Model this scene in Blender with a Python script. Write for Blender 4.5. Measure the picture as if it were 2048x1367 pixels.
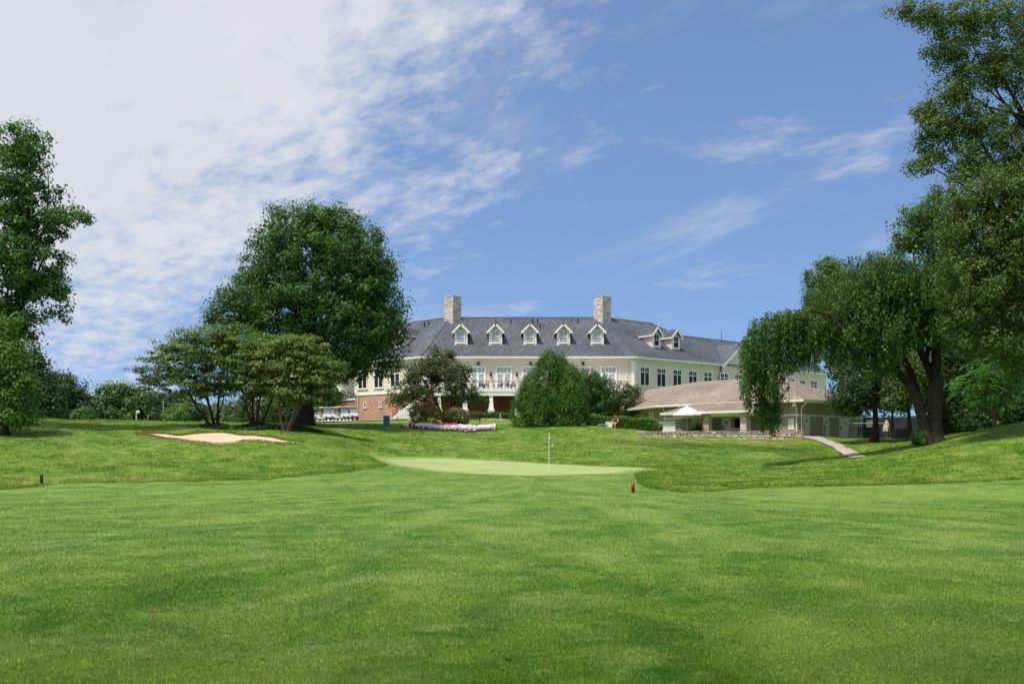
import bpy, math, random
import numpy as np
from mathutils import Vector, Matrix

# ------------------------------------------------------------------ camera, sky, sun, exposure
scene = bpy.context.scene
for o in list(bpy.data.objects):
    bpy.data.objects.remove(o)
COL = scene.collection
F = 1991.0            # focal length in photo pixels (35 mm lens on a 36 mm sensor)
HZ = 905.0            # horizon row in the photo
EYE = 1.6
cam_d = bpy.data.cameras.new('camera')
cam_d.lens = 35.0
cam_d.sensor_width = 36.0
cam_d.shift_y = (HZ - 683.5) / 2048.0
cam_d.clip_start = 0.1
cam_d.clip_end = 6000
cam = bpy.data.objects.new('camera', cam_d)
cam.location = (0, 0, EYE)
cam.rotation_euler = (math.radians(90), 0, 0)
COL.objects.link(cam)
scene.camera = cam

SUN_EL = math.radians(65)
SX, SY = -0.74, -0.6726
SUN_DIR = Vector((SX * math.cos(SUN_EL), SY * math.cos(SUN_EL), math.sin(SUN_EL)))
scene.view_settings.view_transform = 'Standard'
scene.view_settings.look = 'None'
scene.view_settings.gamma = 1
scene.view_settings.exposure = 0.85
scene.view_settings.use_curve_mapping = False
scene.cycles.use_denoising = True
scene.cycles.max_bounces = 6
scene.cycles.transparent_max_bounces = 4


def build_world():
    w = bpy.data.worlds.new('World')
    scene.world = w
    w.use_nodes = True
    nt = w.node_tree
    nt.nodes.clear()
    N, L = nt.nodes, nt.links

    def math_n(op, a, b=None, c=None, clamp=False):
        n = N.new('ShaderNodeMath')
        n.operation = op
        n.use_clamp = clamp
        for i, v in enumerate((a, b, c)):
            if v is None:
                continue
            if isinstance(v, (int, float)):
                n.inputs[i].default_value = v
            else:
                L.new(v, n.inputs[i])
        return n.outputs[0]
    out = N.new('ShaderNodeOutputWorld')
    bg = N.new('ShaderNodeBackground')
    bg.inputs['Strength'].default_value = 0.15
    sky = N.new('ShaderNodeTexSky')
    sky.sky_type = 'NISHITA'
    sky.sun_disc = False
    sky.sun_elevation = SUN_EL
    sky.sun_rotation = math.atan2(SX, SY)
    sky.altitude = 100
    sky.air_density = 1.0
    sky.dust_density = 0.6
    sky.ozone_density = 2.0
    tint = N.new('ShaderNodeMix')
    tint.data_type = 'RGBA'
    tint.blend_type = 'MULTIPLY'
    tint.inputs[0].default_value = 1.0
    tint.inputs[7].default_value = (0.565, 0.59, 0.635, 1)
    L.new(sky.outputs[0], tint.inputs[6])
    geo = N.new('ShaderNodeTexCoord')
    sep = N.new('ShaderNodeSeparateXYZ')
    L.new(geo.outputs['Generated'], sep.inputs[0])
    x, y, z = sep.outputs
    # clear air: little whitening towards the horizon
    lift = N.new('ShaderNodeCombineXYZ')
    L.new(x, lift.inputs[0])
    L.new(y, lift.inputs[1])
    L.new(math_n('ADD', math_n('MULTIPLY', math_n('MAXIMUM', z, 0.0), 0.80), 0.20), lift.inputs[2])
    nrm = N.new('ShaderNodeVectorMath')
    nrm.operation = 'NORMALIZE'
    L.new(lift.outputs[0], nrm.inputs[0])
    L.new(nrm.outputs[0], sky.inputs['Vector'])
    zz = math_n('ADD', math_n('MAXIMUM', z, 0.0), 0.16)
    # clouds live on a flat layer overhead
    cx = math_n('DIVIDE', x, zz)
    cy = math_n('DIVIDE', y, zz)
    comb = N.new('ShaderNodeCombineXYZ')
    L.new(cx, comb.inputs[0])
    L.new(cy, comb.inputs[1])

    def noise(vec, scale, detail, rough, rot=0.0, stretch=(1, 1, 1), loc=(0, 0, 0), dist=0.0):
        mp = N.new('ShaderNodeMapping')
        mp.vector_type = 'TEXTURE'
        mp.inputs['Rotation'].default_value = (0, 0, rot)
        mp.inputs['Scale'].default_value = stretch
        mp.inputs['Location'].default_value = loc
        L.new(vec, mp.inputs[0])
        n = N.new('ShaderNodeTexNoise')
        n.inputs['Scale'].default_value = scale
        n.inputs['Detail'].default_value = detail
        n.inputs['Roughness'].default_value = rough
        n.inputs['Distortion'].default_value = dist
        L.new(mp.outputs[0], n.inputs['Vector'])
        return n.outputs[0]
    big = noise(comb.outputs[0], 0.55, 3, 0.5, loc=(3.1, 1.7, 0))
    fine = noise(comb.outputs[0], 13.0, 4, 0.6, rot=-0.9, stretch=(1.35, 0.9, 1), dist=0.15)
    mid = noise(comb.outputs[0], 2.2, 5, 0.6, rot=-0.9, stretch=(1.5, 0.8, 1), loc=(1.3, 4, 0), dist=0.4)
    wisp = noise(comb.outputs[0], 1.5, 8, 0.6, rot=-0.85, stretch=(1.5, 0.8, 1), loc=(2.35, 5.2, 0), dist=0.4)
    puff = noise(comb.outputs[0], 1.9, 7, 0.66, rot=-0.85, stretch=(1.25, 0.9, 1), loc=(4.1, 0.6, 0), dist=0.2)
    # the cloud sheet's edge runs across the sky
    q = math_n('ADD', math_n('MULTIPLY', x, -0.626), math_n('ADD', math_n('MULTIPLY', y, -0.2676), math_n('MULTIPLY', z, 0.70)))
    q = math_n('MINIMUM', q, 0.22)
    a = math_n('MULTIPLY', q, 4.2)
    a = math_n('ADD', a, math_n('MULTIPLY', math_n('SUBTRACT', big, 0.5), 1.2))
    a = math_n('ADD', a, math_n('MULTIPLY', math_n('SUBTRACT', mid, 0.5), 1.3))
    a = math_n('ADD', a, math_n('MULTIPLY', math_n('SUBTRACT', fine, 0.5), 1.5))
    a = math_n('ADD', a, 0.42)
    mr = N.new('ShaderNodeMapRange')
    mr.interpolation_type = 'SMOOTHSTEP'
    mr.inputs['From Min'].default_value = 0.05
    mr.inputs['From Max'].default_value = 1.15
    L.new(a, mr.inputs['Value'])
    mw = N.new('ShaderNodeMapRange')
    mw.interpolation_type = 'SMOOTHSTEP'
    mw.inputs['From Min'].default_value = 0.52
    mw.inputs['From Max'].default_value = 0.80
    mw.inputs['To Max'].default_value = 0.55
    L.new(wisp, mw.inputs['Value'])
    mpf = N.new('ShaderNodeMapRange')
    mpf.interpolation_type = 'SMOOTHSTEP'
    mpf.inputs['From Min'].default_value = 0.55
    mpf.inputs['From Max'].default_value = 0.76
    mpf.inputs['To Max'].default_value = 0.7
    L.new(puff, mpf.inputs['Value'])
    cov = math_n('MAXIMUM', math_n('MAXIMUM', mr.outputs[0], mw.outputs[0]), mpf.outputs[0])
    cov = math_n('MULTIPLY', cov, 0.95)
    # cloud colour: bright, a little grey where thick
    ramp = N.new('ShaderNodeMix')
    ramp.data_type = 'RGBA'
    ramp.inputs[6].default_value = (2.4, 2.5, 2.78, 1)
    ramp.inputs[7].default_value = (3.0, 3.05, 3.22, 1)
    L.new(mid, ramp.inputs[0])
    mix = N.new('ShaderNodeMix')
    mix.data_type = 'RGBA'
    L.new(cov, mix.inputs[0])
    L.new(tint.outputs[2], mix.inputs[6])
    L.new(ramp.outputs[2], mix.inputs[7])
    L.new(mix.outputs[2], bg.inputs['Color'])
    L.new(bg.outputs[0], out.inputs[0])


build_world()
sun_d = bpy.data.lights.new('sun', 'SUN')
sun_d.energy = 2.8
sun_d.angle = math.radians(5.0)
sun_d.color = (1.0, 0.95, 0.87)
sun = bpy.data.objects.new('sun', sun_d)
sun.rotation_euler = SUN_DIR.to_track_quat('Z', 'Y').to_euler()
sun.location = (0, 0, 60)
COL.objects.link(sun)

# ------------------------------------------------------------------ helpers
rng = np.random.default_rng(7)
R = random.Random(11)


def W(px, py, d):
    """a photo pixel at a known distance -> world point"""
    return Vector(((px - 1024.0) / F * d, d, EYE + (HZ - py) / F * d))


def tag(o, label=None, cat=None, group=None, kind=None):
    if label: o['label'] = label
    if cat: o['category'] = cat
    if group: o['group'] = group
    if kind: o['kind'] = kind
    return o


def put(o, parent=None):
    COL.objects.link(o)
    if parent is not None:
        o.parent = parent
        o.matrix_parent_inverse = Matrix.Translation(-parent.location) if parent.type == 'EMPTY' else Matrix.Identity(4)
    return o


def empty(name, loc, label, cat, group=None):
    e = bpy.data.objects.new(name, None)
    e.empty_display_size = 0.3
    e.location = loc
    COL.objects.link(e)
    return tag(e, label, cat, group)


def np_mesh(name, verts, faces, mat=None, smooth=False, face_attr=None, uv=None):
    verts = np.asarray(verts, dtype=np.float32)
    faces = np.asarray(faces, dtype=np.int32)
    k = faces.shape[1]
    me = bpy.data.meshes.new(name)
    me.vertices.add(len(verts))
    me.vertices.foreach_set('co', verts.ravel())
    me.loops.add(faces.size)
    me.loops.foreach_set('vertex_index', faces.ravel())
    me.polygons.add(len(faces))
    me.polygons.foreach_set('loop_start', np.arange(0, faces.size, k, dtype=np.int32))
    if smooth:
        me.polygons.foreach_set('use_smooth', np.ones(len(faces), dtype=bool))
    me.update(calc_edges=True)
    if face_attr:
        for n, arr in face_attr.items():
            at = me.attributes.new(n, 'FLOAT', 'FACE')
            at.data.foreach_set('value', np.asarray(arr, dtype=np.float32))
    if mat: me.materials.append(mat)
    return me


class MB:
    """collects polygons, builds one mesh with box-projected uv"""
    def __init__(s):
        s.v, s.f, s.uv, s.mi = [], [], [], []

    def poly(s, pts, u=None, mi=0):
        pts = [Vector(p) for p in pts]
        b = len(s.v)
        s.v += pts
        s.f.append(list(range(b, b + len(pts))))
        n = Vector((0, 0, 0))
        for i in range(len(pts)):
            n += (pts[i] - pts[0]).cross(pts[(i + 1) % len(pts)] - pts[0])
        if n.length < 1e-9: n = Vector((0, 0, 1))
        n.normalize()
        if u is None:
            u = Vector((0, 0, 1)).cross(n)
            if u.length < 1e-3: u = Vector((1, 0, 0))
        u = Vector(u).normalized()
        w = n.cross(u)
        s.uv.append([(p.dot(u), p.dot(w)) for p in pts])
        s.mi.append(mi)

    def box(s, x0, x1, y0, y1, z0, z1, o=(0, 0, 0), ax=(1, 0, 0), ay=(0, 1, 0), az=(0, 0, 1)):
        o, ax, ay, az = Vector(o), Vector(ax), Vector(ay), Vector(az)
        P = lambda a, b, c: o + ax * a + ay * b + az * c
        q = [P(x0, y0, z0), P(x1, y0, z0), P(x1, y1, z0), P(x0, y1, z0), P(x0, y0, z1), P(x1, y0, z1), P(x1, y1, z1), P(x0, y1, z1)]
        fl = [(0, 3, 2, 1), (4, 5, 6, 7), (0, 1, 5, 4), (1, 2, 6, 5), (2, 3, 7, 6), (3, 0, 4, 7)]
        if ax.cross(ay).dot(az) < 0: fl = [f[::-1] for f in fl]
        for f in fl: s.poly([q[i] for i in f])

    def tube(s, pts, rad, n=8, cap=True):
        pts = [Vector(p) for p in pts]
        if isinstance(rad, (int, float)): rad = [rad] * len(pts)
        rings = []
        prev = None
        for i, p in enumerate(pts):
            t = (pts[min(i + 1, len(pts) - 1)] - pts[max(i - 1, 0)])
            t.normalize()
            if prev is None:
                a = t.orthogonal().normalized()
            else:
                a = prev - t * prev.dot(t)
                if a.length < 1e-5: a = t.orthogonal()
                a.normalize()
            prev = a
            b = t.cross(a)
            rings.append([p + (a * math.cos(2 * math.pi * k / n) + b * math.sin(2 * math.pi * k / n)) * rad[i] for k in range(n)])
        base = len(s.v)
        acc = 0.0
        for i, r in enumerate(rings):
            s.v += r
        for i in range(len(rings) - 1):
            ln = (pts[i + 1] - pts[i]).length
            for k in range(n):
                k2 = (k + 1) % n
                s.f.append([base + i * n + k, base + i * n + k2, base + (i + 1) * n + k2, base + (i + 1) * n + k])
                c = 2 * math.pi * max(rad) / n
                s.uv.append([(k * c, acc), ((k + 1) * c, acc), ((k + 1) * c, acc + ln), (k * c, acc + ln)])
                s.mi.append(0)
            acc += ln
        if cap:
            s.poly(rings[-1])
            s.poly(rings[0][::-1])

    def lathe(s, c, prof, n=12):
        c = Vector(c)
        rings = [[c + Vector((math.cos(2 * math.pi * k / n) * r, math.sin(2 * math.pi * k / n) * r, z)) for k in range(n)] for r, z in prof]
        for i in range(len(rings) - 1):
            for k in range(n):
                k2 = (k + 1) % n
                s.poly([rings[i][k], rings[i][k2], rings[i + 1][k2], rings[i + 1][k]])
        s.poly(rings[-1])
        s.poly(rings[0][::-1])

    def mesh(s, name, mat, smooth=False):
        me = bpy.data.meshes.new(name)
        me.from_pydata([tuple(v) for v in s.v], [], s.f)
        ul = me.uv_layers.new(name='UVMap')
        flat = [c for f in s.uv for p in f for c in p]
        ul.data.foreach_set('uv', flat)
        for m in (mat if isinstance(mat, (list, tuple)) else [mat]): me.materials.append(m)
        if isinstance(mat, (list, tuple)):
            me.polygons.foreach_set('material_index', s.mi)
        if smooth:
            me.polygons.foreach_set('use_smooth', [True] * len(me.polygons))
        me.update()
        return me

    def build(s, name, mat, parent=None, smooth=False):
        return put(bpy.data.objects.new(name, s.mesh(name, mat, smooth)), parent)


# ------------------------------------------------------------------ materials
def new_mat(name):
    m = bpy.data.materials.new(name)
    m.use_nodes = True
    nt = m.node_tree
    nt.nodes.clear()
    out = nt.nodes.new('ShaderNodeOutputMaterial')
    return m, nt, nt.nodes, nt.links, out


def rgb(c): return (c[0], c[1], c[2], 1)


def mixc(N, L, fac, a, b, mode='MIX'):
    n = N.new('ShaderNodeMix')
    n.data_type = 'RGBA'
    n.blend_type = mode
    for i, v in ((0, fac), (6, a), (7, b)):
        if isinstance(v, (int, float)): n.inputs[i].default_value = v
        elif isinstance(v, tuple): n.inputs[i].default_value = rgb(v)
        else: L.new(v, n.inputs[i])
    return n.outputs[2]


def nnoise(N, L, vec, scale, detail=3, rough=0.55, dist=0.0):
    n = N.new('ShaderNodeTexNoise')
    n.inputs['Scale'].default_value = scale
    n.inputs['Detail'].default_value = detail
    n.inputs['Roughness'].default_value = rough
    n.inputs['Distortion'].default_value = dist
    if vec is not None: L.new(vec, n.inputs['Vector'])
    return n.outputs[0]


def mrange(N, L, v, a, b, c=0.0, d=1.0):
    n = N.new('ShaderNodeMapRange')
    n.inputs[1].default_value = a
    n.inputs[2].default_value = b
    n.inputs[3].default_value = c
    n.inputs[4].default_value = d
    L.new(v, n.inputs[0])
    return n.outputs[0]


def plain(name, col, rough=0.6, var=0.15, scale=6.0, metal=0.0, spec=0.4, bump=0.0, col2=None):
    m, nt, N, L, out = new_mat(name)
    b = N.new('ShaderNodeBsdfPrincipled')
    b.inputs['Roughness'].default_value = rough
    b.inputs['Metallic'].default_value = metal
    b.inputs['Specular IOR Level'].default_value = spec
    geo = N.new('ShaderNodeNewGeometry')
    nz = nnoise(N, L, geo.outputs['Position'], scale, 4, 0.6)
    f = mrange(N, L, nz, 0.3, 0.7)
    c2 = col2 if col2 else tuple(max(0, c * (1 - var * 2)) for c in col)
    hi = tuple(min(1, c * (1 + var * 0.5)) for c in col)
    L.new(mixc(N, L, f, c2, hi), b.inputs['Base Color'])
    if bump:
        bp = N.new('ShaderNodeBump')
        bp.inputs['Strength'].default_value = bump
        bp.inputs['Distance'].default_value = 0.03
        L.new(nz, bp.inputs['Height'])
        L.new(bp.outputs[0], b.inputs['Normal'])
    L.new(b.outputs[0], out.inputs[0])
    return m


def bricky(name, c1, c2, mortar, bw, bh, ms, rough=0.85, noise_amt=0.35, bump=0.4, squash=1.0):
    m, nt, N, L, out = new_mat(name)
    b = N.new('ShaderNodeBsdfPrincipled')
    b.inputs['Roughness'].default_value = rough
    b.inputs['Specular IOR Level'].default_value = 0.25
    uv = N.new('ShaderNodeUVMap')
    br = N.new('ShaderNodeTexBrick')
    br.inputs['Scale'].default_value = 1.0
    br.inputs['Brick Width'].default_value = bw
    br.inputs['Row Height'].default_value = bh
    br.inputs['Mortar Size'].default_value = ms
    br.inputs['Color1'].default_value = rgb(c1)
    br.inputs['Color2'].default_value = rgb(c2)
    br.inputs['Mortar'].default_value = rgb(mortar)
    br.offset = 0.5
    L.new(uv.outputs[0], br.inputs['Vector'])
    geo = N.new('ShaderNodeNewGeometry')
    nz = nnoise(N, L, geo.outputs['Position'], 3.0, 6, 0.7)
    nz2 = nnoise(N, L, geo.outputs['Position'], 0.25, 3, 0.5)
    g = mrange(N, L, nz, 0.3, 0.7, 1 - noise_amt, 1 + noise_amt * 0.7)
    g2 = mrange(N, L, nz2, 0.3, 0.7, 0.78, 1.2)
    mm = N.new('ShaderNodeMath')
    mm.operation = 'MULTIPLY'
    L.new(g, mm.inputs[0])
    L.new(g2, mm.inputs[1])
    cc = N.new('ShaderNodeCombineXYZ')
    for i in range(3): L.new(mm.outputs[0], cc.inputs[i])
    col = mixc(N, L, 1.0, br.outputs[0], cc.outputs[0], 'MULTIPLY')
    L.new(col, b.inputs['Base Color'])
    bp = N.new('ShaderNodeBump')
    bp.inputs['Strength'].default_value = bump
    bp.inputs['Distance'].default_value = 0.02
    bp.invert = True
    L.new(br.outputs['Fac'], bp.inputs['Height'])
    L.new(bp.outputs[0], b.inputs['Normal'])
    L.new(b.outputs[0], out.inputs[0])
    return m


def leafy(name, dark, light, accent=None, acc=0.0, transl=0.32, tl=None):
    """leaf colour differs leaf by leaf (face attribute tint)"""
    m, nt, N, L, out = new_mat(name)
    at = N.new('ShaderNodeAttribute')
    at.attribute_name = 'tint'
    col = mixc(N, L, at.outputs['Fac'], dark, light)
    if accent:
        gt = mrange(N, L, at.outputs['Fac'], 1 - acc, 1 - acc + 0.02)
        col = mixc(N, L, gt, col, accent)
    b = N.new('ShaderNodeBsdfPrincipled')
    b.inputs['Roughness'].default_value = 0.5
    b.inputs['Specular IOR Level'].default_value = 0.3
    L.new(col, b.inputs['Base Color'])
    t = N.new('ShaderNodeBsdfTranslucent')
    hs = mixc(N, L, 1.0, col, tl or (1.25, 1.3, 0.6), 'MULTIPLY')
    L.new(hs, t.inputs['Color'])
    ms = N.new('ShaderNodeMixShader')
    ms.inputs[0].default_value = transl
    L.new(b.outputs[0], ms.inputs[1])
    L.new(t.outputs[0], ms.inputs[2])
    L.new(ms.outputs[0], out.inputs[0])
    return m


def glassy(name, col, rough=0.05, spec=0.6):
    m, nt, N, L, out = new_mat(name)
    b = N.new('ShaderNodeBsdfPrincipled')
    b.inputs['Base Color'].default_value = rgb(col)
    b.inputs['Roughness'].default_value = rough
    b.inputs['Specular IOR Level'].default_value = spec
    L.new(b.outputs[0], out.inputs[0])
    return m


def objrandom(name, cols, rough=0.9, scale=8):
    m, nt, N, L, out = new_mat(name)
    oi = N.new('ShaderNodeObjectInfo')
    cr = N.new('ShaderNodeValToRGB')
    cr.color_ramp.interpolation = 'CONSTANT'
    e = cr.color_ramp.elements
    e[0].color = rgb(cols[0])
    e[1].position = 1 / len(cols)
    e[1].color = rgb(cols[1])
    for i, c in enumerate(cols[2:], 2):
        k = e.new(i / len(cols))
        k.color = rgb(c)
    L.new(oi.outputs['Random'], cr.inputs[0])
    geo = N.new('ShaderNodeNewGeometry')
    nz = nnoise(N, L, geo.outputs['Position'], scale, 5, 0.65)
    col = mixc(N, L, mrange(N, L, nz, 0.4, 0.8, 0.0, 0.45), cr.outputs[0], (0.2, 0.16, 0.13))
    b = N.new('ShaderNodeBsdfPrincipled')
    b.inputs['Roughness'].default_value = rough
    L.new(col, b.inputs['Base Color'])
    bp = N.new('ShaderNodeBump')
    bp.inputs['Strength'].default_value = 0.5
    bp.inputs['Distance'].default_value = 0.03
    L.new(nz, bp.inputs['Height'])
    L.new(bp.outputs[0], b.inputs['Normal'])
    L.new(b.outputs[0], out.inputs[0])
    return m


def grass_mat(name, blades=False):
    """fairway, rough and dry turf; zones come from vertex attributes, colour varies with position"""
    m, nt, N, L, out = new_mat(name)
    geo = N.new('ShaderNodeNewGeometry')
    pos = geo.outputs['Position']
    mp = N.new('ShaderNodeMapping')
    mp.inputs['Scale'].default_value = (1.0, 0.7, 0.3)
    L.new(pos, mp.inputs[0])
    v = mp.outputs[0]
    n1 = nnoise(N, L, v, 0.42, 4, 0.6, 0.6)
    n2 = nnoise(N, L, v, 1.9, 4, 0.6, 0.3)
    n3 = nnoise(N, L, pos, 26.0, 3, 0.65)
    n4 = nnoise(N, L, v, 0.12, 3, 0.5)
    # fairway: blue-green, paler where the nap lies over
    n6 = nnoise(N, L, pos, 0.75, 5, 0.65, 0.8)
    # mowing passes fan out along the fairway
    sep = N.new('ShaderNodeSeparateXYZ')
    L.new(pos, sep.inputs[0])
    n7 = nnoise(N, L, v, 1.25, 5, 0.62, 0.5)
    # mower passes fan out from the green
    dx = N.new('ShaderNodeMath'); dx.operation = 'SUBTRACT'; L.new(sep.outputs[0], dx.inputs[0]); dx.inputs[1].default_value = 1.0
    dy = N.new('ShaderNodeMath'); dy.operation = 'SUBTRACT'; dy.inputs[0].default_value = 46.0; L.new(sep.outputs[1], dy.inputs[1])
    an = N.new('ShaderNodeMath'); an.operation = 'ARCTAN2'; L.new(dx.outputs[0], an.inputs[0]); L.new(dy.outputs[0], an.inputs[1])
    cv = N.new('ShaderNodeCombineXYZ'); L.new(an.outputs[0], cv.inputs[0])
    dz = N.new('ShaderNodeMath'); dz.operation = 'MULTIPLY'; L.new(dy.outputs[0], dz.inputs[0]); dz.inputs[1].default_value = 0.012; L.new(dz.outputs[0], cv.inputs[1])
    mow = nnoise(N, L, cv.outputs[0], 13.0, 2, 0.5, 0.4)
    fw = mixc(N, L, mrange(N, L, n7, 0.38, 0.62), (0.048, 0.135, 0.011), (0.128, 0.225, 0.030))
    fw = mixc(N, L, mrange(N, L, mow, 0.42, 0.60, 0.0, 0.6), fw, (0.200, 0.285, 0.064))
    fw = mixc(N, L, mrange(N, L, n6, 0.50, 0.66, 0.0, 0.6), fw, (0.228, 0.305, 0.096))
    fw = mixc(N, L, mrange(N, L, n1, 0.50, 0.66, 0.0, 0.65), fw, (0.044, 0.130, 0.012))
    fw = mixc(N, L, mrange(N, L, n4, 0.42, 0.7, 0.0, 0.3), fw, (0.152, 0.235, 0.026))
    # rough: yellower and more broken
    rf = mixc(N, L, mrange(N, L, n7, 0.38, 0.62), (0.062, 0.150, 0.010), (0.178, 0.255, 0.036))
    rf = mixc(N, L, mrange(N, L, n6, 0.47, 0.66, 0.0, 0.6), rf, (0.052, 0.148, 0.013))
    rf = mixc(N, L, mrange(N, L, n1, 0.52, 0.70, 0.0, 0.5), rf, (0.245, 0.30, 0.085))
    al = N.new('ShaderNodeAttribute')
    al.attribute_name = 'lush_shade'  # darker green for unmown grass and the shadow painted near the maple
    rf = mixc(N, L, al.outputs['Fac'], rf, mixc(N, L, mrange(N, L, n2, 0.35, 0.65), (0.028, 0.085, 0.008), (0.075, 0.15, 0.018)))
    az = N.new('ShaderNodeAttribute')
    az.attribute_name = 'fairway'
    col = mixc(N, L, az.outputs['Fac'], rf, fw)
    ad = N.new('ShaderNodeAttribute')
    ad.attribute_name = 'dry'
    dm = N.new('ShaderNodeMath')
    dm.operation = 'MULTIPLY'
    L.new(ad.outputs['Fac'], dm.inputs[0])
    L.new(mrange(N, L, n2, 0.35, 0.6), dm.inputs[1])
    col = mixc(N, L, dm.outputs[0], col, (0.30, 0.22, 0.085))
    if blades:
        at = N.new('ShaderNodeAttribute')
        at.attribute_name = 'tint'
        col = mixc(N, L, 1.0, col, mixc(N, L, at.outputs['Fac'], (0.68, 0.76, 0.65), (1.5, 1.36, 1.42)), 'MULTIPLY')
    else:
        col = mixc(N, L, 1.0, col, mixc(N, L, mrange(N, L, n3, 0.3, 0.7), (0.72, 0.76, 0.7), (1.22, 1.18, 1.2)), 'MULTIPLY')
    b = N.new('ShaderNodeBsdfPrincipled')
    b.inputs['Roughness'].default_value = 0.7
    b.inputs['Specular IOR Level'].default_value = 0.15
    L.new(col, b.inputs['Base Color'])
    if blades:
        t = N.new('ShaderNodeBsdfTranslucent')
        L.new(mixc(N, L, 1.0, col, (1.1, 1.15, 0.8), 'MULTIPLY'), t.inputs['Color'])
        ms = N.new('ShaderNodeMixShader')
        ms.inputs[0].default_value = 0.4
        L.new(b.outputs[0], ms.inputs[1])
        L.new(t.outputs[0], ms.inputs[2])
        L.new(ms.outputs[0], out.inputs[0])
    else:
        n5 = nnoise(N, L, pos, 7.0, 5, 0.7)
        bp = N.new('ShaderNodeBump')
        bp.inputs['Strength'].default_value = 0.8
        bp.inputs['Distance'].default_value = 0.08
        L.new(n5, bp.inputs['Height'])
        L.new(bp.outputs[0], b.inputs['Normal'])
        L.new(b.outputs[0], out.inputs[0])
    return m


M = {}
M['grass'] = grass_mat('turf')
M['blade'] = grass_mat('turf_blades', True)
M['green'] = plain('green_turf', (0.295, 0.36, 0.135), 0.8, 0.1, 0.35, spec=0.15)
M['collar'] = plain('collar_turf', (0.20, 0.295, 0.07), 0.8, 0.1, 1.5, spec=0.15)
M['sand'] = plain('sand', (0.60, 0.46, 0.32), 0.95, 0.1, 1.2, spec=0.1, bump=0.3)
M['soil'] = plain('bunker_lip', (0.17, 0.09, 0.03), 0.95, 0.3, 6, spec=0.1, bump=0.5)
M['mulch'] = plain('mulch', (0.06, 0.035, 0.02), 0.95, 0.3, 9, spec=0.1, bump=0.8)
M['concrete'] = plain('concrete', (0.38, 0.33, 0.29), 0.9, 0.12, 1.4, spec=0.2, bump=0.2)
M['asphalt'] = plain('asphalt', (0.16, 0.165, 0.18), 0.9, 0.12, 2, spec=0.2)
M['siding'] = plain('siding', (0.76, 0.675, 0.59), 0.55, 0.04, 1.2)
M['white'] = plain('white_trim', (0.88, 0.86, 0.83), 0.5, 0.03, 1.2)
M['cream'] = plain('cream_gutter', (0.76, 0.71, 0.62), 0.5, 0.04, 1.2)
M['roof'] = bricky('slate_shingle', (0.074, 0.084, 0.104), (0.118, 0.132, 0.158), (0.033, 0.038, 0.048), 0.36, 0.2, 0.016, noise_amt=0.45)
M['brown_roof'] = bricky('brown_shingle', (0.215, 0.175, 0.145), (0.285, 0.235, 0.195), (0.14, 0.115, 0.095), 0.5, 0.2, 0.012, noise_amt=0.3)
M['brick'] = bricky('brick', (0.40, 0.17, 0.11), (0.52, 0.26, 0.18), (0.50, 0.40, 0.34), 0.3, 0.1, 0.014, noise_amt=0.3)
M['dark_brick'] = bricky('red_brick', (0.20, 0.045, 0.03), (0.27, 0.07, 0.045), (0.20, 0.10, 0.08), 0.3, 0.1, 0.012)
M['chim'] = objrandom('chimney_stone', [(0.40, 0.36, 0.31), (0.5, 0.45, 0.4), (0.33, 0.29, 0.25)])
M['stucco'] = plain('taupe_stucco', (0.34, 0.305, 0.26), 0.8, 0.08, 1.0, spec=0.2)
M['door'] = plain('door_paint', (0.66, 0.62, 0.55), 0.5, 0.04)
M['wdoor'] = plain('white_door', (0.78, 0.77, 0.74), 0.45, 0.03)
M['dglass'] = glassy('dark_glass', (0.006, 0.009, 0.009), 0.12, 0.25)
M['pglass'] = glassy('pale_glass', (0.33, 0.40, 0.44), 0.08, 0.6)  # one even pale blue-grey colour for the glass
M['black'] = plain('black_metal', (0.015, 0.015, 0.017), 0.45, 0.1)
M['rail'] = plain('brown_rail', (0.10, 0.03, 0.025), 0.5, 0.1)
M['chair'] = plain('navy_chair', (0.012, 0.02, 0.035), 0.5, 0.1)
M['canvas'] = plain('white_canvas', (0.82, 0.82, 0.82), 0.8, 0.03)
M['tan_canvas'] = plain('tan_canvas', (0.62, 0.47, 0.34), 0.8, 0.08)
M['teal'] = plain('teal_plastic', (0.03, 0.20, 0.25), 0.4, 0.08)
M['wood'] = plain('bench_wood', (0.33, 0.19, 0.11), 0.7, 0.2, 5)
M['cart'] = plain('cart_body', (0.74, 0.71, 0.66), 0.3, 0.04)
M['cart_roof'] = plain('cart_roof', (0.72, 0.65, 0.52), 0.45, 0.04)
M['tyre'] = plain('tyre', (0.02, 0.02, 0.02), 0.8, 0.1)
M['seat'] = plain('cart_seat', (0.62, 0.58, 0.52), 0.6, 0.05)
M['bag'] = plain('golf_bag', (0.02, 0.02, 0.035), 0.6, 0.1)
M['bark'] = plain('bark', (0.072, 0.06, 0.048), 0.95, 0.3, 5, spec=0.1, bump=1.0)
M['bark_dark'] = plain('dark_bark', (0.045, 0.036, 0.03), 0.95, 0.3, 5, spec=0.1, bump=1.0)
M['bark_pale'] = plain('pale_bark', (0.19, 0.14, 0.10), 0.95, 0.25, 6, spec=0.1, bump=0.6)
M['stone'] = objrandom('wall_stone', [(0.62, 0.56, 0.48), (0.55, 0.51, 0.46), (0.66, 0.59, 0.50), (0.46, 0.44, 0.42), (0.55, 0.31, 0.15), (0.64, 0.57, 0.49), (0.58, 0.47, 0.36)])
M['mortar'] = plain('mortar', (0.50, 0.45, 0.38), 0.95, 0.2, 4)
M['flag_w'] = plain('flag_white', (0.85, 0.85, 0.85), 0.7, 0.02)
M['flag_g'] = plain('flag_green', (0.005, 0.04, 0.03), 0.7, 0.05)
M['red'] = plain('red_paint', (0.65, 0.03, 0.04), 0.4, 0.05)
M['stake'] = plain('stake_wood', (0.055, 0.02, 0.018), 0.7, 0.2, 9)
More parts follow.
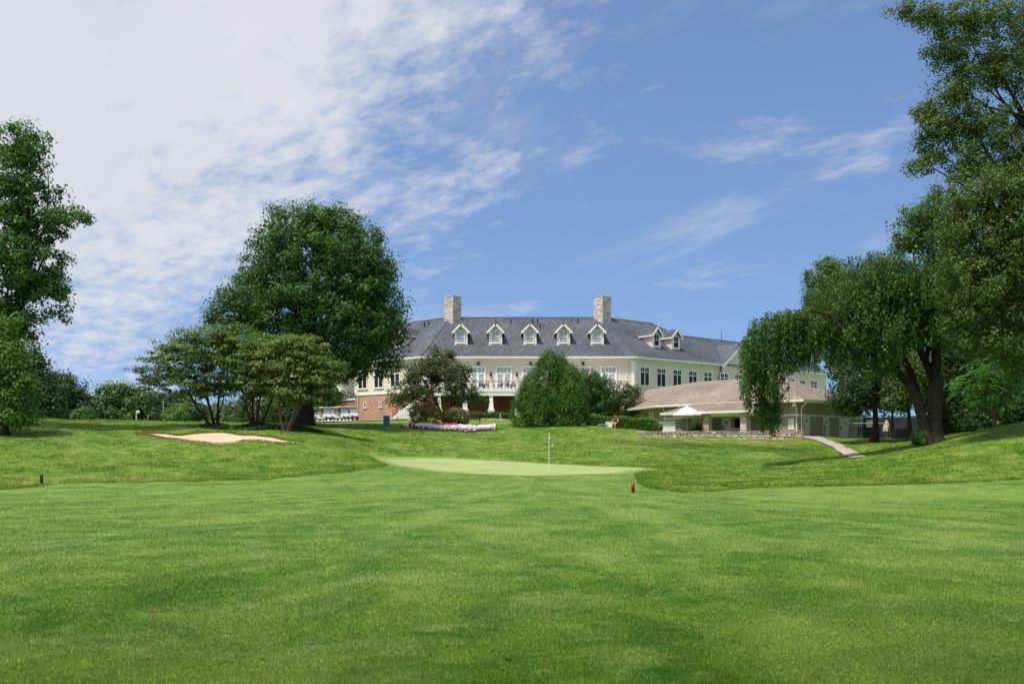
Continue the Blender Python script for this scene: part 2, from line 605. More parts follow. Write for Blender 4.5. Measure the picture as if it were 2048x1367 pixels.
M['dgreen'] = plain('dark_green_paint', (0.01, 0.06, 0.055), 0.4, 0.08)
M['utility'] = plain('utility_green', (0.03, 0.07, 0.055), 0.5, 0.08)
M['fence'] = plain('fence_mesh', (0.035, 0.038, 0.045), 0.7, 0.1)
M['steel'] = plain('grey_steel', (0.42, 0.42, 0.42), 0.45, 0.06, metal=0.3)
M['lamp'] = plain('lamp_globe', (0.78, 0.74, 0.66), 0.3, 0.03)
M['leaf_dry'] = plain('dry_leaf', (0.15, 0.085, 0.03), 0.8, 0.25, 20)
M['skin'] = plain('skin', (0.55, 0.30, 0.20), 0.6, 0.04)
M['hair'] = plain('hair', (0.30, 0.10, 0.03), 0.7, 0.1)
M['cloth'] = plain('dark_clothes', (0.05, 0.02, 0.03), 0.8, 0.1)
M['maple'] = leafy('maple_leaf', (0.026, 0.078, 0.014), (0.076, 0.158, 0.028))
M['poplar'] = leafy('poplar_leaf', (0.030, 0.088, 0.014), (0.105, 0.198, 0.036))
M['dogwood'] = leafy('dogwood_leaf', (0.044, 0.112, 0.017), (0.165, 0.245, 0.045))
M['dogwood_b'] = leafy('dogwood_bract', (0.058, 0.128, 0.022), (0.205, 0.265, 0.058), (0.55, 0.55, 0.36), 0.08)
M['crab'] = leafy('crabapple_leaf', (0.030, 0.066, 0.018), (0.12, 0.155, 0.052), (0.22, 0.10, 0.05), 0.04)
M['brownbush'] = leafy('barberry_leaf', (0.085, 0.105, 0.024), (0.25, 0.235, 0.075))
M['arbor'] = leafy('arborvitae_leaf', (0.024, 0.085, 0.010), (0.105, 0.215, 0.026))
M['hedge'] = leafy('hedge_leaf', (0.035, 0.11, 0.012), (0.15, 0.26, 0.035))
M['weep'] = leafy('weeping_leaf', (0.026, 0.080, 0.014), (0.092, 0.175, 0.036))
M['far'] = leafy('far_leaf', (0.042, 0.10, 0.022), (0.115, 0.195, 0.045))
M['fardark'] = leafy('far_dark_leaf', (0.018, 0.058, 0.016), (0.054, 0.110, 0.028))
M['locust'] = leafy('locust_leaf', (0.038, 0.084, 0.014), (0.128, 0.188, 0.038))
M['compound'] = leafy('compound_leaf', (0.05, 0.15, 0.032), (0.12, 0.27, 0.06))
M['ivy'] = leafy('ivy_leaf', (0.012, 0.045, 0.012), (0.04, 0.10, 0.022))
M['fringe'] = leafy('dry_fringe', (0.10, 0.10, 0.02), (0.30, 0.20, 0.07), None, 0, 0.3)
M['petunia'] = leafy('petunia', (0.78, 0.50, 0.68), (0.88, 0.82, 0.85), (0.60, 0.04, 0.10), 0.0, 0.2, (1, 1, 1))
M['redbloom'] = leafy('red_bloom', (0.45, 0.02, 0.05), (0.65, 0.10, 0.12), None, 0, 0.2, (1, 1, 1))

# ------------------------------------------------------------------ terrain
CP = []


def cp(px, py, d): CP.append(tuple(W(px, py, d)))


for X in (-24, -12, 0, 12, 24):
    for Y in (-8, 4, 14, 24):
        CP.append((X, Y, 0.0))
for p in [(1050, 1000, 33), (500, 1000, 33), (1750, 1000, 34), (1450, 985, 40), (1050, 970, 43), (850, 955, 47), (700, 960, 46),
          # green
          (1050, 951, 52), (1180, 950, 52.5), (1288, 938, 58), (775, 921, 66), (1000, 922, 71), (1150, 930, 65), (870, 918, 71), (1000, 936, 60), (880, 934, 60),
          # bank behind the green
          (1057, 902, 79), (1057, 880, 86), (1057, 864, 92), (1100, 851, 99), (1250, 857, 97), (900, 862, 92), (980, 862, 92), (900, 892, 79), (750, 880, 80),
          (770, 853, 96), (690, 872, 79), (1200, 905, 76), (1200, 875, 88),
          # left bank and bunker ridge
          (275, 868, 72), (430, 885, 68), (600, 885, 68), (440, 866, 76), (430, 853, 81), (572, 857, 78), (607, 851, 92), (100, 845, 80), (0, 842, 78), (250, 848, 81),
          (250, 900, 64), (250, 930, 56), (100, 940, 52), (0, 950, 49), (100, 900, 62), (0, 900, 60), (500, 940, 54), (500, 910, 61), (83, 967, 47), (240, 967, 46),
          (650, 930, 58), (700, 905, 66), (-150, 960, 46), (-150, 900, 58), (-200, 842, 76),
          # right hill
          (2048, 1000, 33.5), (2048, 930, 45), (2048, 850, 61), (1900, 880, 63), (1865, 886, 64), (1750, 906, 64), (1640, 926, 62), (1500, 945, 58), (1400, 958, 52),
          (1900, 950, 44), (1750, 965, 42), (1600, 978, 39), (2250, 900, 48), (2250, 820, 62), (2300, 1010, 32),
          # hollow behind it
          (1700, 913, 75), (1650, 894, 83), (1611, 875, 91), (1747, 887, 85), (1820, 880, 82), (1990, 858, 72),
          # bank under the stone wall
          (1440, 878.5, 90.3), (1275, 869, 91.8), (1350, 875, 91.3), (1530, 879, 89.9), (1600, 879, 89.3), (1440, 896, 80), (1440, 916, 72), (1440, 936, 63), (1300, 900, 78), (1300, 935, 62), (1560, 905, 76),
          (370, 845, 106), (660, 844, 132), (990, 840, 125)]:
    cp(*p)
for p in [(16, 97, 3.42), (21, 94.8, 3.4), (24, 94.5, 3.3), (20, 100, 3.3), (12, 108, 3.6), (30, 97, 3.0), (38, 103, 2.9), (2, 137, 6.3), (-14, 136, 6.3), (18, 136, 6.2), (-25, 148, 6.3),
          (20, 152, 6.3), (-50, 112, 4.9), (-70, 85, 4.2), (-45, 150, 5.0), (52, 110, 3.0), (62, 88, 3.6), (48, 150, 5.0), (55, 70, 4.0), (45, 50, 2.5), (-50, 60, 2.4), (-42, 40, 0.6), (42, 30, 0.6), (0, 112, 4.7)]:
    CP.append(p)
CPA = np.array(CP, dtype=np.float64)


def _k(r2):
    return np.where(r2 > 1e-12, 0.5 * r2 * np.log(np.maximum(r2, 1e-12)), 0.0)


_s = 30.0
_xy = CPA[:, :2] / _s
_K = _k(((_xy[:, None, :] - _xy[None, :, :]) ** 2).sum(-1)) + np.eye(len(_xy)) * 0.001
_P = np.hstack([np.ones((len(_xy), 1)), _xy])
_A = np.zeros((len(_xy) + 3, len(_xy) + 3))
_A[:-3, :-3] = _K
_A[:-3, -3:] = _P
_A[-3:, :-3] = _P.T
_sol = np.linalg.solve(_A, np.concatenate([CPA[:, 2], np.zeros(3)]))


def smooth01(t):
    t = np.clip(t, 0, 1)
    return t * t * (3 - 2 * t)


def terrain(x, y):
    x = np.asarray(x, dtype=np.float64)
    y = np.asarray(y, dtype=np.float64)
    sh = x.shape
    xc, yc = np.clip(x.ravel(), -75, 75), np.clip(y.ravel(), -12, 155)
    q = np.stack([xc, yc], -1) / _s
    z = np.empty(len(q))
    for i in range(0, len(q), 20000):
        c = q[i:i + 20000]
        kk = _k(((c[:, None, :] - _xy[None]) ** 2).sum(-1))
        z[i:i + 20000] = kk @ _sol[:-3] + _sol[-3] + c @ _sol[-2:]
    z += 0.03 * np.sin(xc * 0.9 + 1.3 * np.sin(yc * 0.35)) * np.sin(yc * 0.7 + xc * 0.2) * smooth01((yc - 25) / 15)
    z += (0.07 * np.sin(xc * 0.55 + 0.8 * np.sin(yc * 0.21)) * np.sin(yc * 0.43 + xc * 0.13) + 0.04 * np.sin(xc * 1.5 + yc * 0.6) * np.sin(yc * 1.1 - xc * 0.5)) * smooth01((yc - 40) / 12) * (1 - smooth01((yc - 95) / 15)) * smooth01((np.hypot((xc - 0.5) / 11.5, (yc - 61) / 13) - 1) / 0.3)
    far = np.maximum(np.abs(x.ravel()) - 75, np.maximum(y.ravel() - 155, -12 - y.ravel()))
    w = smooth01(far / 150)
    z = z * (1 - w) + (-3.0) * w
    return z.reshape(sh)


def tz(x, y): return float(terrain(np.array([x]), np.array([y]))[0])


_ds = np.arange(4, 150, 0.1)


def G(px, py, dmin=4.0):
    """first ground point met by the line of sight through a photo pixel"""
    x = (px - 1024) / F * _ds
    zr = EYE + (HZ - py) / F * _ds
    below = (zr < terrain(x, _ds)) & (_ds >= dmin)
    i = int(np.argmax(below)) if below.any() else len(_ds) - 1
    d = _ds[i]
    return Vector((x[i], d, tz(x[i], d)))


def ground_at(px, d):
    x = (px - 1024) / F * d
    return Vector((x, d, tz(x, d)))


def inpoly(x, y, poly):
    ins = np.zeros(x.shape, bool)
    n = len(poly)
    for i in range(n):
        x0, y0 = poly[i][0], poly[i][1]
        x1, y1 = poly[(i + 1) % n][0], poly[(i + 1) % n][1]
        c = ((y0 > y) != (y1 > y)) & (x < (x1 - x0) * (y - y0) / ((y1 - y0) if abs(y1 - y0) > 1e-9 else 1e-9) + x0)
        ins ^= c
    return ins


def polydist(x, y, poly):
    best = np.full(x.shape, 1e9)
    n = len(poly)
    for i in range(n):
        ax, ay = poly[i][0], poly[i][1]
        bx, by = poly[(i + 1) % n][0], poly[(i + 1) % n][1]
        dx, dy = bx - ax, by - ay
        t = np.clip(((x - ax) * dx + (y - ay) * dy) / (dx * dx + dy * dy + 1e-12), 0, 1)
        best = np.minimum(best, np.hypot(x - ax - t * dx, y - ay - t * dy))
    return best


def spline(pts, n=12):
    pts = [Vector(p) for p in pts]
    out = []
    m = len(pts)
    for i in range(m):
        a, b, c, d = pts[i - 1], pts[i], pts[(i + 1) % m], pts[(i + 2) % m]
        for k in range(n):
            t = k / n
            out.append(0.5 * ((2 * b) + (c - a) * t + (2 * a - 5 * b + 4 * c - d) * t * t + (3 * b - a - 3 * c + d) * t ** 3))
    return out


# fairway outline on the ground (mown short); outside is rough
FW = [G(px, py).to_2d() for px, py in [(-260, 990), (0, 981), (110, 969), (240, 966), (400, 965), (560, 957), (680, 947), (770, 934)]]
FW += [G(px, py, 40).to_2d() for px, py in [(800, 926), (900, 934), (1050, 938), (1200, 940), (1268, 943), (1268, 952), (1275, 966), (1300, 978), (1350, 985), (1460, 981), (1560, 974), (1640, 980), (1740, 990), (1850, 998), (1960, 1003), (2048, 1012), (2260, 1025)]]
FW += [Vector((30, 6)), Vector((30, -20)), Vector((-30, -20)), Vector((-32, 6))]


def fairway_w(x, y):
    d = polydist(x, y, FW)
    ins = inpoly(x, y, FW)
    return smooth01(0.5 + np.where(ins, d, -d) / 1.1)


GREEN_PX = [(772, 921), (800, 918.5), (880, 918), (960, 921), (1060, 926), (1150, 930.5), (1230, 934), (1290, 937.5), (1255, 942), (1190, 947.5), (1100, 950), (1000, 949.5), (920, 945), (850, 938), (800, 930)]
g_out = [v.to_2d() for v in spline([(*G(px, py, 40).to_2d(), 0) for px, py in GREEN_PX], 6)]
G_OUT = [tuple(p) for p in g_out]


def axis(lo, hi, step, out_lo, out_hi, g=1.22):
    a = list(np.arange(lo, hi + 1e-6, step))
    s, v = step, a[-1]
    while v < out_hi:
        s *= g
        v += s
        a.append(v)
    s, v = step, a[0]
    while v > out_lo:
        s *= g
        v -= s
        a.insert(0, v)
    return np.array(a)


BUNK_OUT = [G(px, py, 50).to_2d() for px, py in [(272, 867), (330, 867.5), (352, 870), (392, 866.5), (440, 864.5), (500, 870), (560, 878), (606, 884), (585, 886.5), (540, 884), (495, 881), (480, 885), (455, 888), (410, 886), (350, 879), (300, 871)]]
BUNK = [v.to_2d() for v in spline([(p.x, p.y, 0) for p in BUNK_OUT], 6)]


DRY = [(1420, 884, 86, 7.0, 1.6, 0.8), (1545, 885, 86, 4.5, 1.4, 0.85), (1290, 876, 89, 3.0, 1.6, 0.7), (1230, 893, 81, 1.2, 1.0, 0.6),
       (190, 960, 49, 3.5, 1.0, 0.5), (1170, 952, 51, 1.2, 0.8, 0.5), (30, 965, 47, 2.0, 0.8, 0.45), (1640, 976, 41, 2.5, 0.6, 0.4), (1850, 965, 43, 2.0, 0.8, 0.35)]
LUSH_SHADE = [(1400, 893, 81, 5.5, 2.6, 0.9), (1530, 897, 80, 5.0, 3.0, 0.95), (1320, 884, 85, 3.5, 1.6, 0.7), (1600, 905, 77, 3.0, 2.6, 0.8), (690, 885, 76, 2.2, 3.0, 0.5), (300, 935, 54, 6, 1.2, 0.35), (150, 880, 68, 4, 3, 0.3)]  # darker turf spots; unmown bank by the wall, and the maple's painted shadow


def zone(X, Y, spots):
    r_ = np.zeros(np.shape(X))
    for px, py, d, sx, sy, amt in spots:
        c = G(px, py, 36)
        r_ = np.maximum(r_, amt * np.exp(-((X - c.x) / sx) ** 2 - ((Y - c.y) / sy) ** 2))
    return r_


def build_ground():
    gx = axis(-42, 42, 0.3, -2200, 2200)
    gy = axis(3, 112, 0.33, -300, 2600)
    X, Y = np.meshgrid(gx, gy)
    Z = terrain(X, Y)
    fw = fairway_w(X, Y)
    gm = smooth01(1.6 - polydist(X, Y, G_OUT) / 1.2) 
    gm = np.where(inpoly(X, Y, G_OUT), 1.0, gm)
    Z = Z + 0.035 * (1 - np.maximum(fw, gm))
    bd = polydist(X, Y, BUNK)
    bi = inpoly(X, Y, BUNK)
    Z = Z - np.where(bi, 0.10 + 0.35 * smooth01(bd / 1.2), 0.0)
    nx, ny = len(gx), len(gy)
    idx = np.arange(nx * ny).reshape(ny, nx)
    faces = np.stack([idx[:-1, :-1], idx[:-1, 1:], idx[1:, 1:], idx[1:, :-1]], -1).reshape(-1, 4)
    me = np_mesh('lawn', np.stack([X, Y, Z], -1).reshape(-1, 3), faces, M['grass'], True)
    a = me.attributes.new('fairway', 'FLOAT', 'POINT')
    a.data.foreach_set('value', fw.astype(np.float32).ravel())
    for nm, arr in (('dry', zone(X, Y, DRY)), ('lush_shade', zone(X, Y, LUSH_SHADE))):
        a = me.attributes.new(nm, 'FLOAT', 'POINT')
        a.data.foreach_set('value', arr.astype(np.float32).ravel())
    o = put(bpy.data.objects.new('lawn', me))
    tag(o, 'rolling golf course lawn with short fairway and rough banks', 'lawn', kind='structure')


build_ground()


def sheet(name, outline, mat, lift, label, step=0.4, base=None):
    """a patch laid on the terrain inside an outline"""
    xs = [p[0] for p in outline]
    ys = [p[1] for p in outline]
    gx = np.arange(min(xs) - step, max(xs) + step, step)
    gy = np.arange(min(ys) - step, max(ys) + step, step)
    import mathutils
    pts = [Vector((p[0], p[1])) for p in outline]
    n = len(pts)
    X, Y = np.meshgrid(gx, gy)
    ok = inpoly(X, Y, outline) & (polydist(X, Y, outline) > step * 0.4)
    inner = [Vector((a, b)) for a, b in zip(X[ok], Y[ok])]
    res = mathutils.geometry.delaunay_2d_cdt(pts + inner, [(i, (i + 1) % n) for i in range(n)], [list(range(n))], 1, 1e-5)
    vv = np.array([(p.x, p.y) for p in res[0]])
    zz = terrain(vv[:, 0], vv[:, 1]) + lift
    if base is not None: zz = zz + base(vv[:, 0], vv[:, 1])
    faces = [f for f in res[2] if len(f) == 3]
    me = np_mesh(name, np.column_stack([vv, zz]), faces, mat, True)
    o = put(bpy.data.objects.new(name, me))
    return tag(o, label, name.replace('_', ' '), kind='structure')


cx_ = sum((p for p in g_out), Vector((0, 0))) / len(g_out)
sheet('green_collar', [cx_ + (p - cx_) * 1.03 + (p - cx_).normalized() * 0.45 for p in g_out], M['collar'], 0.014, 'closely mown collar of grass around the putting green')
sheet('putting_green', g_out, M['green'], 0.022, 'pale smooth putting green with a flagstick')
sheet('bunker', [cx + (Vector(p) - cx) * 0.985 for cx in [sum((Vector(b) for b in BUNK), Vector((0, 0))) / len(BUNK)] for p in BUNK], M['sand'], 0.0,
      'pale sand bunker cut into the left bank', 0.3, lambda x, y: -0.02 - 0.26 * smooth01(polydist(x, y, BUNK) / 1.4))
path_c = [(1606, 873), (1640, 880), (1668, 890), (1692, 903), (1715, 916)]
pl = [G(px - (4 + i * 3.5), py + 1, 60) for i, (px, py) in enumerate(path_c)]
pr = [G(px + (11 + i * 1.5), py - 1, 60) for i, (px, py) in enumerate(path_c)]
pl = [(p.x, p.y) for p in pl]
pr = [(p.x, p.y) for p in pr]
sheet('path', pl + pr[::-1], M['concrete'], 0.075, 'concrete path running down from the pool house doors', 0.5)
road = [(-58, 101), (-40, 99.5), (-27, 103), (-18, 115), (-13, 125), (-14, 131), (-22, 131), (-30, 118), (-40, 110), (-60, 110)]
sheet('road', road, M['asphalt'], 0.10, 'grey asphalt drive behind the left bank', 1.2)


# ------------------------------------------------------------------ foliage engine
def unit(a):
    return a / np.maximum(np.linalg.norm(a, axis=-1, keepdims=True), 1e-9)


def leaf_mesh(name, c, nrm, size, tint, mat, parent=None, tri=True, asp=0.65, axis_dir=None):
    n = len(c)
    r = axis_dir if axis_dir is not None else rng.normal(size=(n, 3))
    t1 = unit(r - nrm * (r * nrm).sum(-1, keepdims=True))
    t2 = np.cross(nrm, t1)
    s = size[:, None]
    if tri:
        v = np.stack([c + t1 * s * 0.7, c - t1 * s * 0.45 + t2 * s * asp * 0.62, c - t1 * s * 0.45 - t2 * s * asp * 0.62], 1).reshape(-1, 3)
        f = np.arange(3 * n).reshape(n, 3)
    else:
        v = np.stack([c - t1 * s * 0.55, c + t2 * s * asp * 0.5 + nrm * s * 0.08, c + t1 * s * 0.6, c - t2 * s * asp * 0.5 + nrm * s * 0.08], 1).reshape(-1, 3)
        f = np.arange(4 * n).reshape(n, 4)
    me = np_mesh(name, v, f, mat, False, {'tint': tint})
    return put(bpy.data.objects.new(name, me), parent)


def clump_centres(blobs, n, shell=0.55):
    B = np.array([[*b[0], *b[1]] for b in blobs], dtype=np.float64)
    w = (B[:, 3] * B[:, 4] + B[:, 4] * B[:, 5] + B[:, 3] * B[:, 5])
    w /= w.sum()
    k = rng.choice(len(B), n, p=w)
    d = unit(rng.normal(size=(n, 3)))
    r = shell + (1 - shell) * rng.random(n) ** 0.7
    inner = rng.random(n) < 0.14
    r[inner] = rng.random(inner.sum()) * shell
    p = B[k, :3] + d * B[k, 3:] * r[:, None]
    return p, d, k


def foliage(blobs, n, lpc, leaf, cr, flat=0.8, shell=0.55, up=0.5, zmin=None):
    """clumps of leaves spread through the blobs of a crown"""
    cc, dd, _ = clump_centres(blobs, n, shell)
    if zmin is not None:
        ok = cc[:, 2] > zmin
        cc, dd = cc[ok], dd[ok]
    n = len(cc)
    ct = rng.random(n)
    cs = cr * (0.6 + 0.8 * rng.random(n))
    L_ = lpc
    off = rng.normal(size=(n, L_, 3)) * 0.55
    ln = np.linalg.norm(off, axis=-1, keepdims=True)
    off = off / np.maximum(ln, 1e-6) * np.minimum(ln, 1.1)
    out = unit(off + 1e-6)
    off = off * cs[:, None, None] * np.array([1, 1, flat])
    c = (cc[:, None, :] + off).reshape(-1, 3)
    nr = unit(out * 0.75 + dd[:, None, :] * 0.35 + np.array([0, 0, up]) + rng.normal(size=(n, L_, 3)) * 0.42).reshape(-1, 3)
    tint = np.clip(0.55 * np.repeat(ct, L_) + 0.45 * rng.random(n * L_), 0, 1)
    size = leaf * (0.65 + 0.7 * rng.random(n * L_))
    return c, nr, size, tint, cc


def wob(p, amt):
    return p + Vector((R.uniform(-amt, amt), R.uniform(-amt, amt), R.uniform(-amt, amt) * 0.5))


def limb(mb, a, b, r0, r1, bend=0.12, seg=5, n=6, sag=0.0):
    a, b = Vector(a), Vector(b)
    L_ = (b - a).length
    pts, rad = [], []
    o = Vector((R.uniform(-1, 1), R.uniform(-1, 1), R.uniform(-0.3, 1))) * L_ * bend
    for i in range(seg + 1):
        t = i / seg
        p = a.lerp(b, t) + o * math.sin(math.pi * t) + Vector((0, 0, -sag * t * t))
        pts.append(p)
        rad.append(r0 + (r1 - r0) * t)
    mb.tube(pts, rad, n)
    return pts


def PB(px, py, d, rx, ry, rd=None, dd=0.0):
    """crown blob seen at a photo pixel, with radii in photo pixels, set at distance d (+dd)"""
    d = d + dd
    c = W(px, py, d)
    a, b = rx / F * d, ry / F * d
    return (tuple(c), (a, rd if rd else a, b))


def tree(name, label, base, blobs, mat, n, lpc, leaf, cr, bark='bark', trunk_r=0.3, fork=0.35, flat=0.8, group=None, cat='tree', nl=9, up=0.5, tri=True, shell=0.55, stems=1, zmin=None, asp=0.65, flare=1.7):
    base = Vector(base)
    e = empty(name, base, label, cat, group)
    c, nr, sz, ti, cc = foliage(blobs, n, lpc, leaf, cr, flat, shell, up, zmin)
    leaf_mesh('crown', c, nr, sz, ti, M[mat], e, tri, asp)
    top = Vector(np.mean([b[0] for b in blobs], axis=0))
    hi = max(b[0][2] + b[1][2] for b in blobs)
    mb = MB()
    br = MB()
    for s in range(stems):
        sp = Vector((0, 0, 0)) if stems == 1 else Vector((math.cos(s * 6.28 / stems + 0.5), math.sin(s * 6.28 / stems + 0.5), 0)) * trunk_r * 1.1
        tip = base.lerp(Vector((top.x, top.y, base.z + (hi - base.z) * 0.8)), 1.0)
        if stems > 1: tip = tip + sp.normalized() * (hi - base.z) * 0.3
        k = 8
        pts, rad = [], []
        o = Vector((R.uniform(-1, 1), R.uniform(-1, 1), 0)) * (tip - base).length * 0.035
        for i in range(k + 1):
            t = i / k
            pts.append(base + sp + Vector((0, 0, -0.25)) * (1 - t) + (tip - base - sp) * t + o * math.sin(math.pi * t * 1.7))
            rr = trunk_r * (1 - 0.88 * t) * (flare if i == 0 else (1.15 if i == 1 and flare > 1.2 else 1.0))
            rad.append(max(rr, 0.02))
        mb.tube(pts, rad, 10)
        for j in range(max(2, nl // stems)):
            t = fork + (0.9 - fork) * (j + R.random()) / max(2, nl // stems)
            i = min(int(t * k), k - 1)
            a = pts[i].lerp(pts[i + 1], t * k - i)
            tgt = Vector(cc[R.randrange(len(cc))])
            if tgt.z < a.z - 0.5: tgt.z = a.z + R.uniform(-0.3, 1.0)
            q = limb(br, a, tgt, trunk_r * (1 - 0.8 * t) * 0.55, 0.02)
            for _ in range(2):
                qq = q[R.randrange(2, 5)]
                near = cc[np.argsort(((cc - np.array(qq)) ** 2).sum(-1))[R.randrange(min(12, len(cc)))]]
                limb(br, qq, near, trunk_r * 0.16, 0.012, seg=3, n=4)
    mb.build('trunk', M[bark], e, True)
    br.build('branches', M[bark], e, True)
    return e


# ------------------------------------------------------------------ clubhouse
CD = 140.0
EZ = 15.05           # eave height
GZ = 6.3             # ground at the clubhouse
FZ = 10.4            # first floor / deck level
SL = 0.705           # roof slope
CR_ = Vector((17.16, 140.0, 0))
CL_ = Vector((-12.5, 140.0, 0))
DR, NR = Vector((0.766, 0.643, 0)), Vector((-0.643, 0.766, 0))     # along the right wing, inward
DL, NL = Vector((-0.766, 0.643, 0)), Vector((0.643, 0.766, 0))
UP = Vector((0, 0, 1))
club = empty('clubhouse', (2.33, 140, GZ), 'large cream sided clubhouse with slate blue hipped roof and five front dormers', 'clubhouse')


def clap(mb, a, b, z0, z1, out, course=0.19, gable=None):
    """lapped boards on a wall from a to b"""
    a, b, out = Vector(a), Vector(b), Vector(out)
    L_ = (b - a).length
    u = (b - a).normalized()
    z = z0
    while z < z1 - 0.01:
        zt = min(z + course, z1)
        s0, s1 = 0.0, L_
        if gable:
            s0, s1 = gable(z)
            if s1 - s0 < 0.05: break
            t0, t1 = gable(zt)
        else: t0, t1 = s0, s1
        p = [a + u * s0 + out * 0.035 + UP * z, a + u * s1 + out * 0.035 + UP * z, a + u * t1 + UP * zt + out * 0.005, a + u * t0 + UP * zt + out * 0.005]
        mb.poly(p)
        mb.poly([a + u * s0 + UP * z + out * 0.005, a + u * s1 + UP * z + out * 0.005, p[1], p[0]])
        z = zt


def window(parent, c, u, out, w, z0, z1, style, name='window', trim=0.13, dark=True, fm='white'):
    """c: point on the wall (z ignored) at the window's centre; the frame is the mesh, panes are its children"""
    c = Vector((c.x, c.y, 0))
    mb = MB()
    B = lambda x0, x1, y0, y1, a, b: mb.box(x0, x1, y0, y1, a, b, c, u, out, UP)
    h = w / 2
    B(-h, -h + trim, 0.0, 0.11, z0, z1)
    B(h - trim, h, 0.0, 0.11, z0, z1)
    B(-h + trim, h - trim, 0.0, 0.11, z1 - trim, z1)
    B(-h - 0.05, h + 0.05, 0.0, 0.15, z0 - 0.1, z0)
    B(-h + trim, h - trim, 0.0, 0.11, z0, z0 + trim * 0.6)
    panes = []
    x0, x1, a, b = -h + trim, h - trim, z0 + trim * 0.6, z1 - trim
    if style == 'tall':        # two tall sashes under four little panes
        t = b - (b - a) * 0.26
        B(x0, x1, 0.0, 0.10, t - 0.05, t + 0.05)
        B(-0.06, 0.06, 0.0, 0.105, a, t - 0.05)
        B(-0.06, 0.06, 0.0, 0.105, t + 0.05, b)
        panes += [(x0, -0.06, a, t - 0.05), (0.06, x1, a, t - 0.05)]
        for s0, s1 in ((x0, -0.06), (0.06, x1)):
            m_ = (s0 + s1) / 2
            B(m_ - 0.025, m_ + 0.025, 0.0, 0.09, t + 0.05, b)
            panes += [(s0, m_ - 0.025, t + 0.05, b), (m_ + 0.025, s1, t + 0.05, b)]
    elif style == 'sash':
        t = (a + b) / 2
        B(x0, x1, 0.0, 0.10, t - 0.04, t + 0.04)
        B(-0.02, 0.02, 0.0, 0.09, t + 0.04, b)
        panes += [(x0, x1, a, t - 0.04), (x0, -0.02, t + 0.04, b), (0.02, x1, t + 0.04, b)]
    elif style == 'quad':
        t = (a + b) / 2
        B(x0, x1, 0.0, 0.09, t - 0.02, t + 0.02)
        B(-0.02, 0.02, 0.0, 0.095, a, t - 0.02)
        B(-0.02, 0.02, 0.0, 0.095, t + 0.02, b)
        panes += [(x0, -0.02, a, t - .02), (0.02, x1, a, t - .02), (x0, -0.02, t + .02, b), (0.02, x1, t + .02, b)]
    elif style == 'pair':
        B(-0.05, 0.05, 0.0, 0.10, a, b)
        panes += [(x0, -0.05, a, b), (0.05, x1, a, b)]
    elif style == 'french':    # double doors with glazing bars under a four pane transom
        t = a + (b - a) * 0.72
        B(x0, x1, 0.0, 0.105, t - 0.08, t + 0.08)
        for i in range(4):
            p0 = x0 + (x1 - x0) * i / 4
            p1 = x0 + (x1 - x0) * (i + 1) / 4
            if i: B(p0 - 0.03, p0 + 0.03, 0.0, 0.095, t + 0.08, b)
            panes.append((p0 + 0.03, p1 - 0.03, t + 0.08, b))
        B(-0.17, 0.17, 0.0, 0.10, a, t - 0.08)
        for s in (-1, 1):
            e0, e1 = (x0, -0.17) if s < 0 else (0.17, x1)
            B(e0, e0 + 0.13, 0.0, 0.09, a, t - 0.08) if s < 0 else B(e1 - 0.13, e1, 0.0, 0.09, a, t - 0.08)
            i0, i1 = (e0 + 0.13, e1) if s < 0 else (e0, e1 - 0.13)
            B(i0, i1, 0.0, 0.09, a, a + 0.28)
            m_ = (i0 + i1) / 2
            B(m_ - 0.02, m_ + 0.02, 0.0, 0.08, a + 0.28, t - 0.08)
            for k in range(3):
                q0 = a + 0.28 + (t - 0.08 - a - 0.28) * k / 3
                q1 = a + 0.28 + (t - 0.08 - a - 0.28) * (k + 1) / 3
                if k: B(i0, i1, 0.0, 0.085, q0 - 0.02, q0 + 0.02)
                panes += [(i0, m_ - 0.02, q0 + 0.02, q1 - 0.02), (m_ + 0.02, i1, q0 + 0.02, q1 - 0.02)]
    f = mb.build(name, M[fm], parent)
    for x0, x1, a, b in panes:
        pm = MB()
        tilt = R.uniform(-0.004, 0.004)
        P = lambda x, z, y: c + u * x + out * y + UP * z
        pm.poly([P(x0, a, 0.055 + tilt), P(x1, a, 0.055 - tilt), P(x1, b, 0.055 - tilt), P(x0, b, 0.055 + tilt)])
        o = bpy.data.objects.new('pane', pm.mesh('pane', M['dglass' if dark else 'pglass']))
        COL.objects.link(o)
        o.parent = f
        o.matrix_parent_inverse = f.matrix_parent_inverse.inverted() @ Matrix.Translation((0, 0, 0)) if False else Matrix.Identity(4)
    return f


OUTF, OUTR, OUTL = Vector((0, -1, 0)), -NR, -NL
RW = 48.0    # right wing length
LW = 14.4
mb = MB()
clap(mb, CL_, CR_, FZ, EZ - 0.45, OUTF)
mb.build('front_siding', M['siding'], club)
mb = MB()
clap(mb, CR_, CR_ + DR * RW, FZ - 1.2, EZ - 0.45, OUTR)
mb.build('wing_siding', M['siding'], club)
mb = MB()
clap(mb, CL_ + DL * LW, CL_, FZ, EZ - 0.45, OUTL)
mb.build('wing_siding', M['siding'], club)
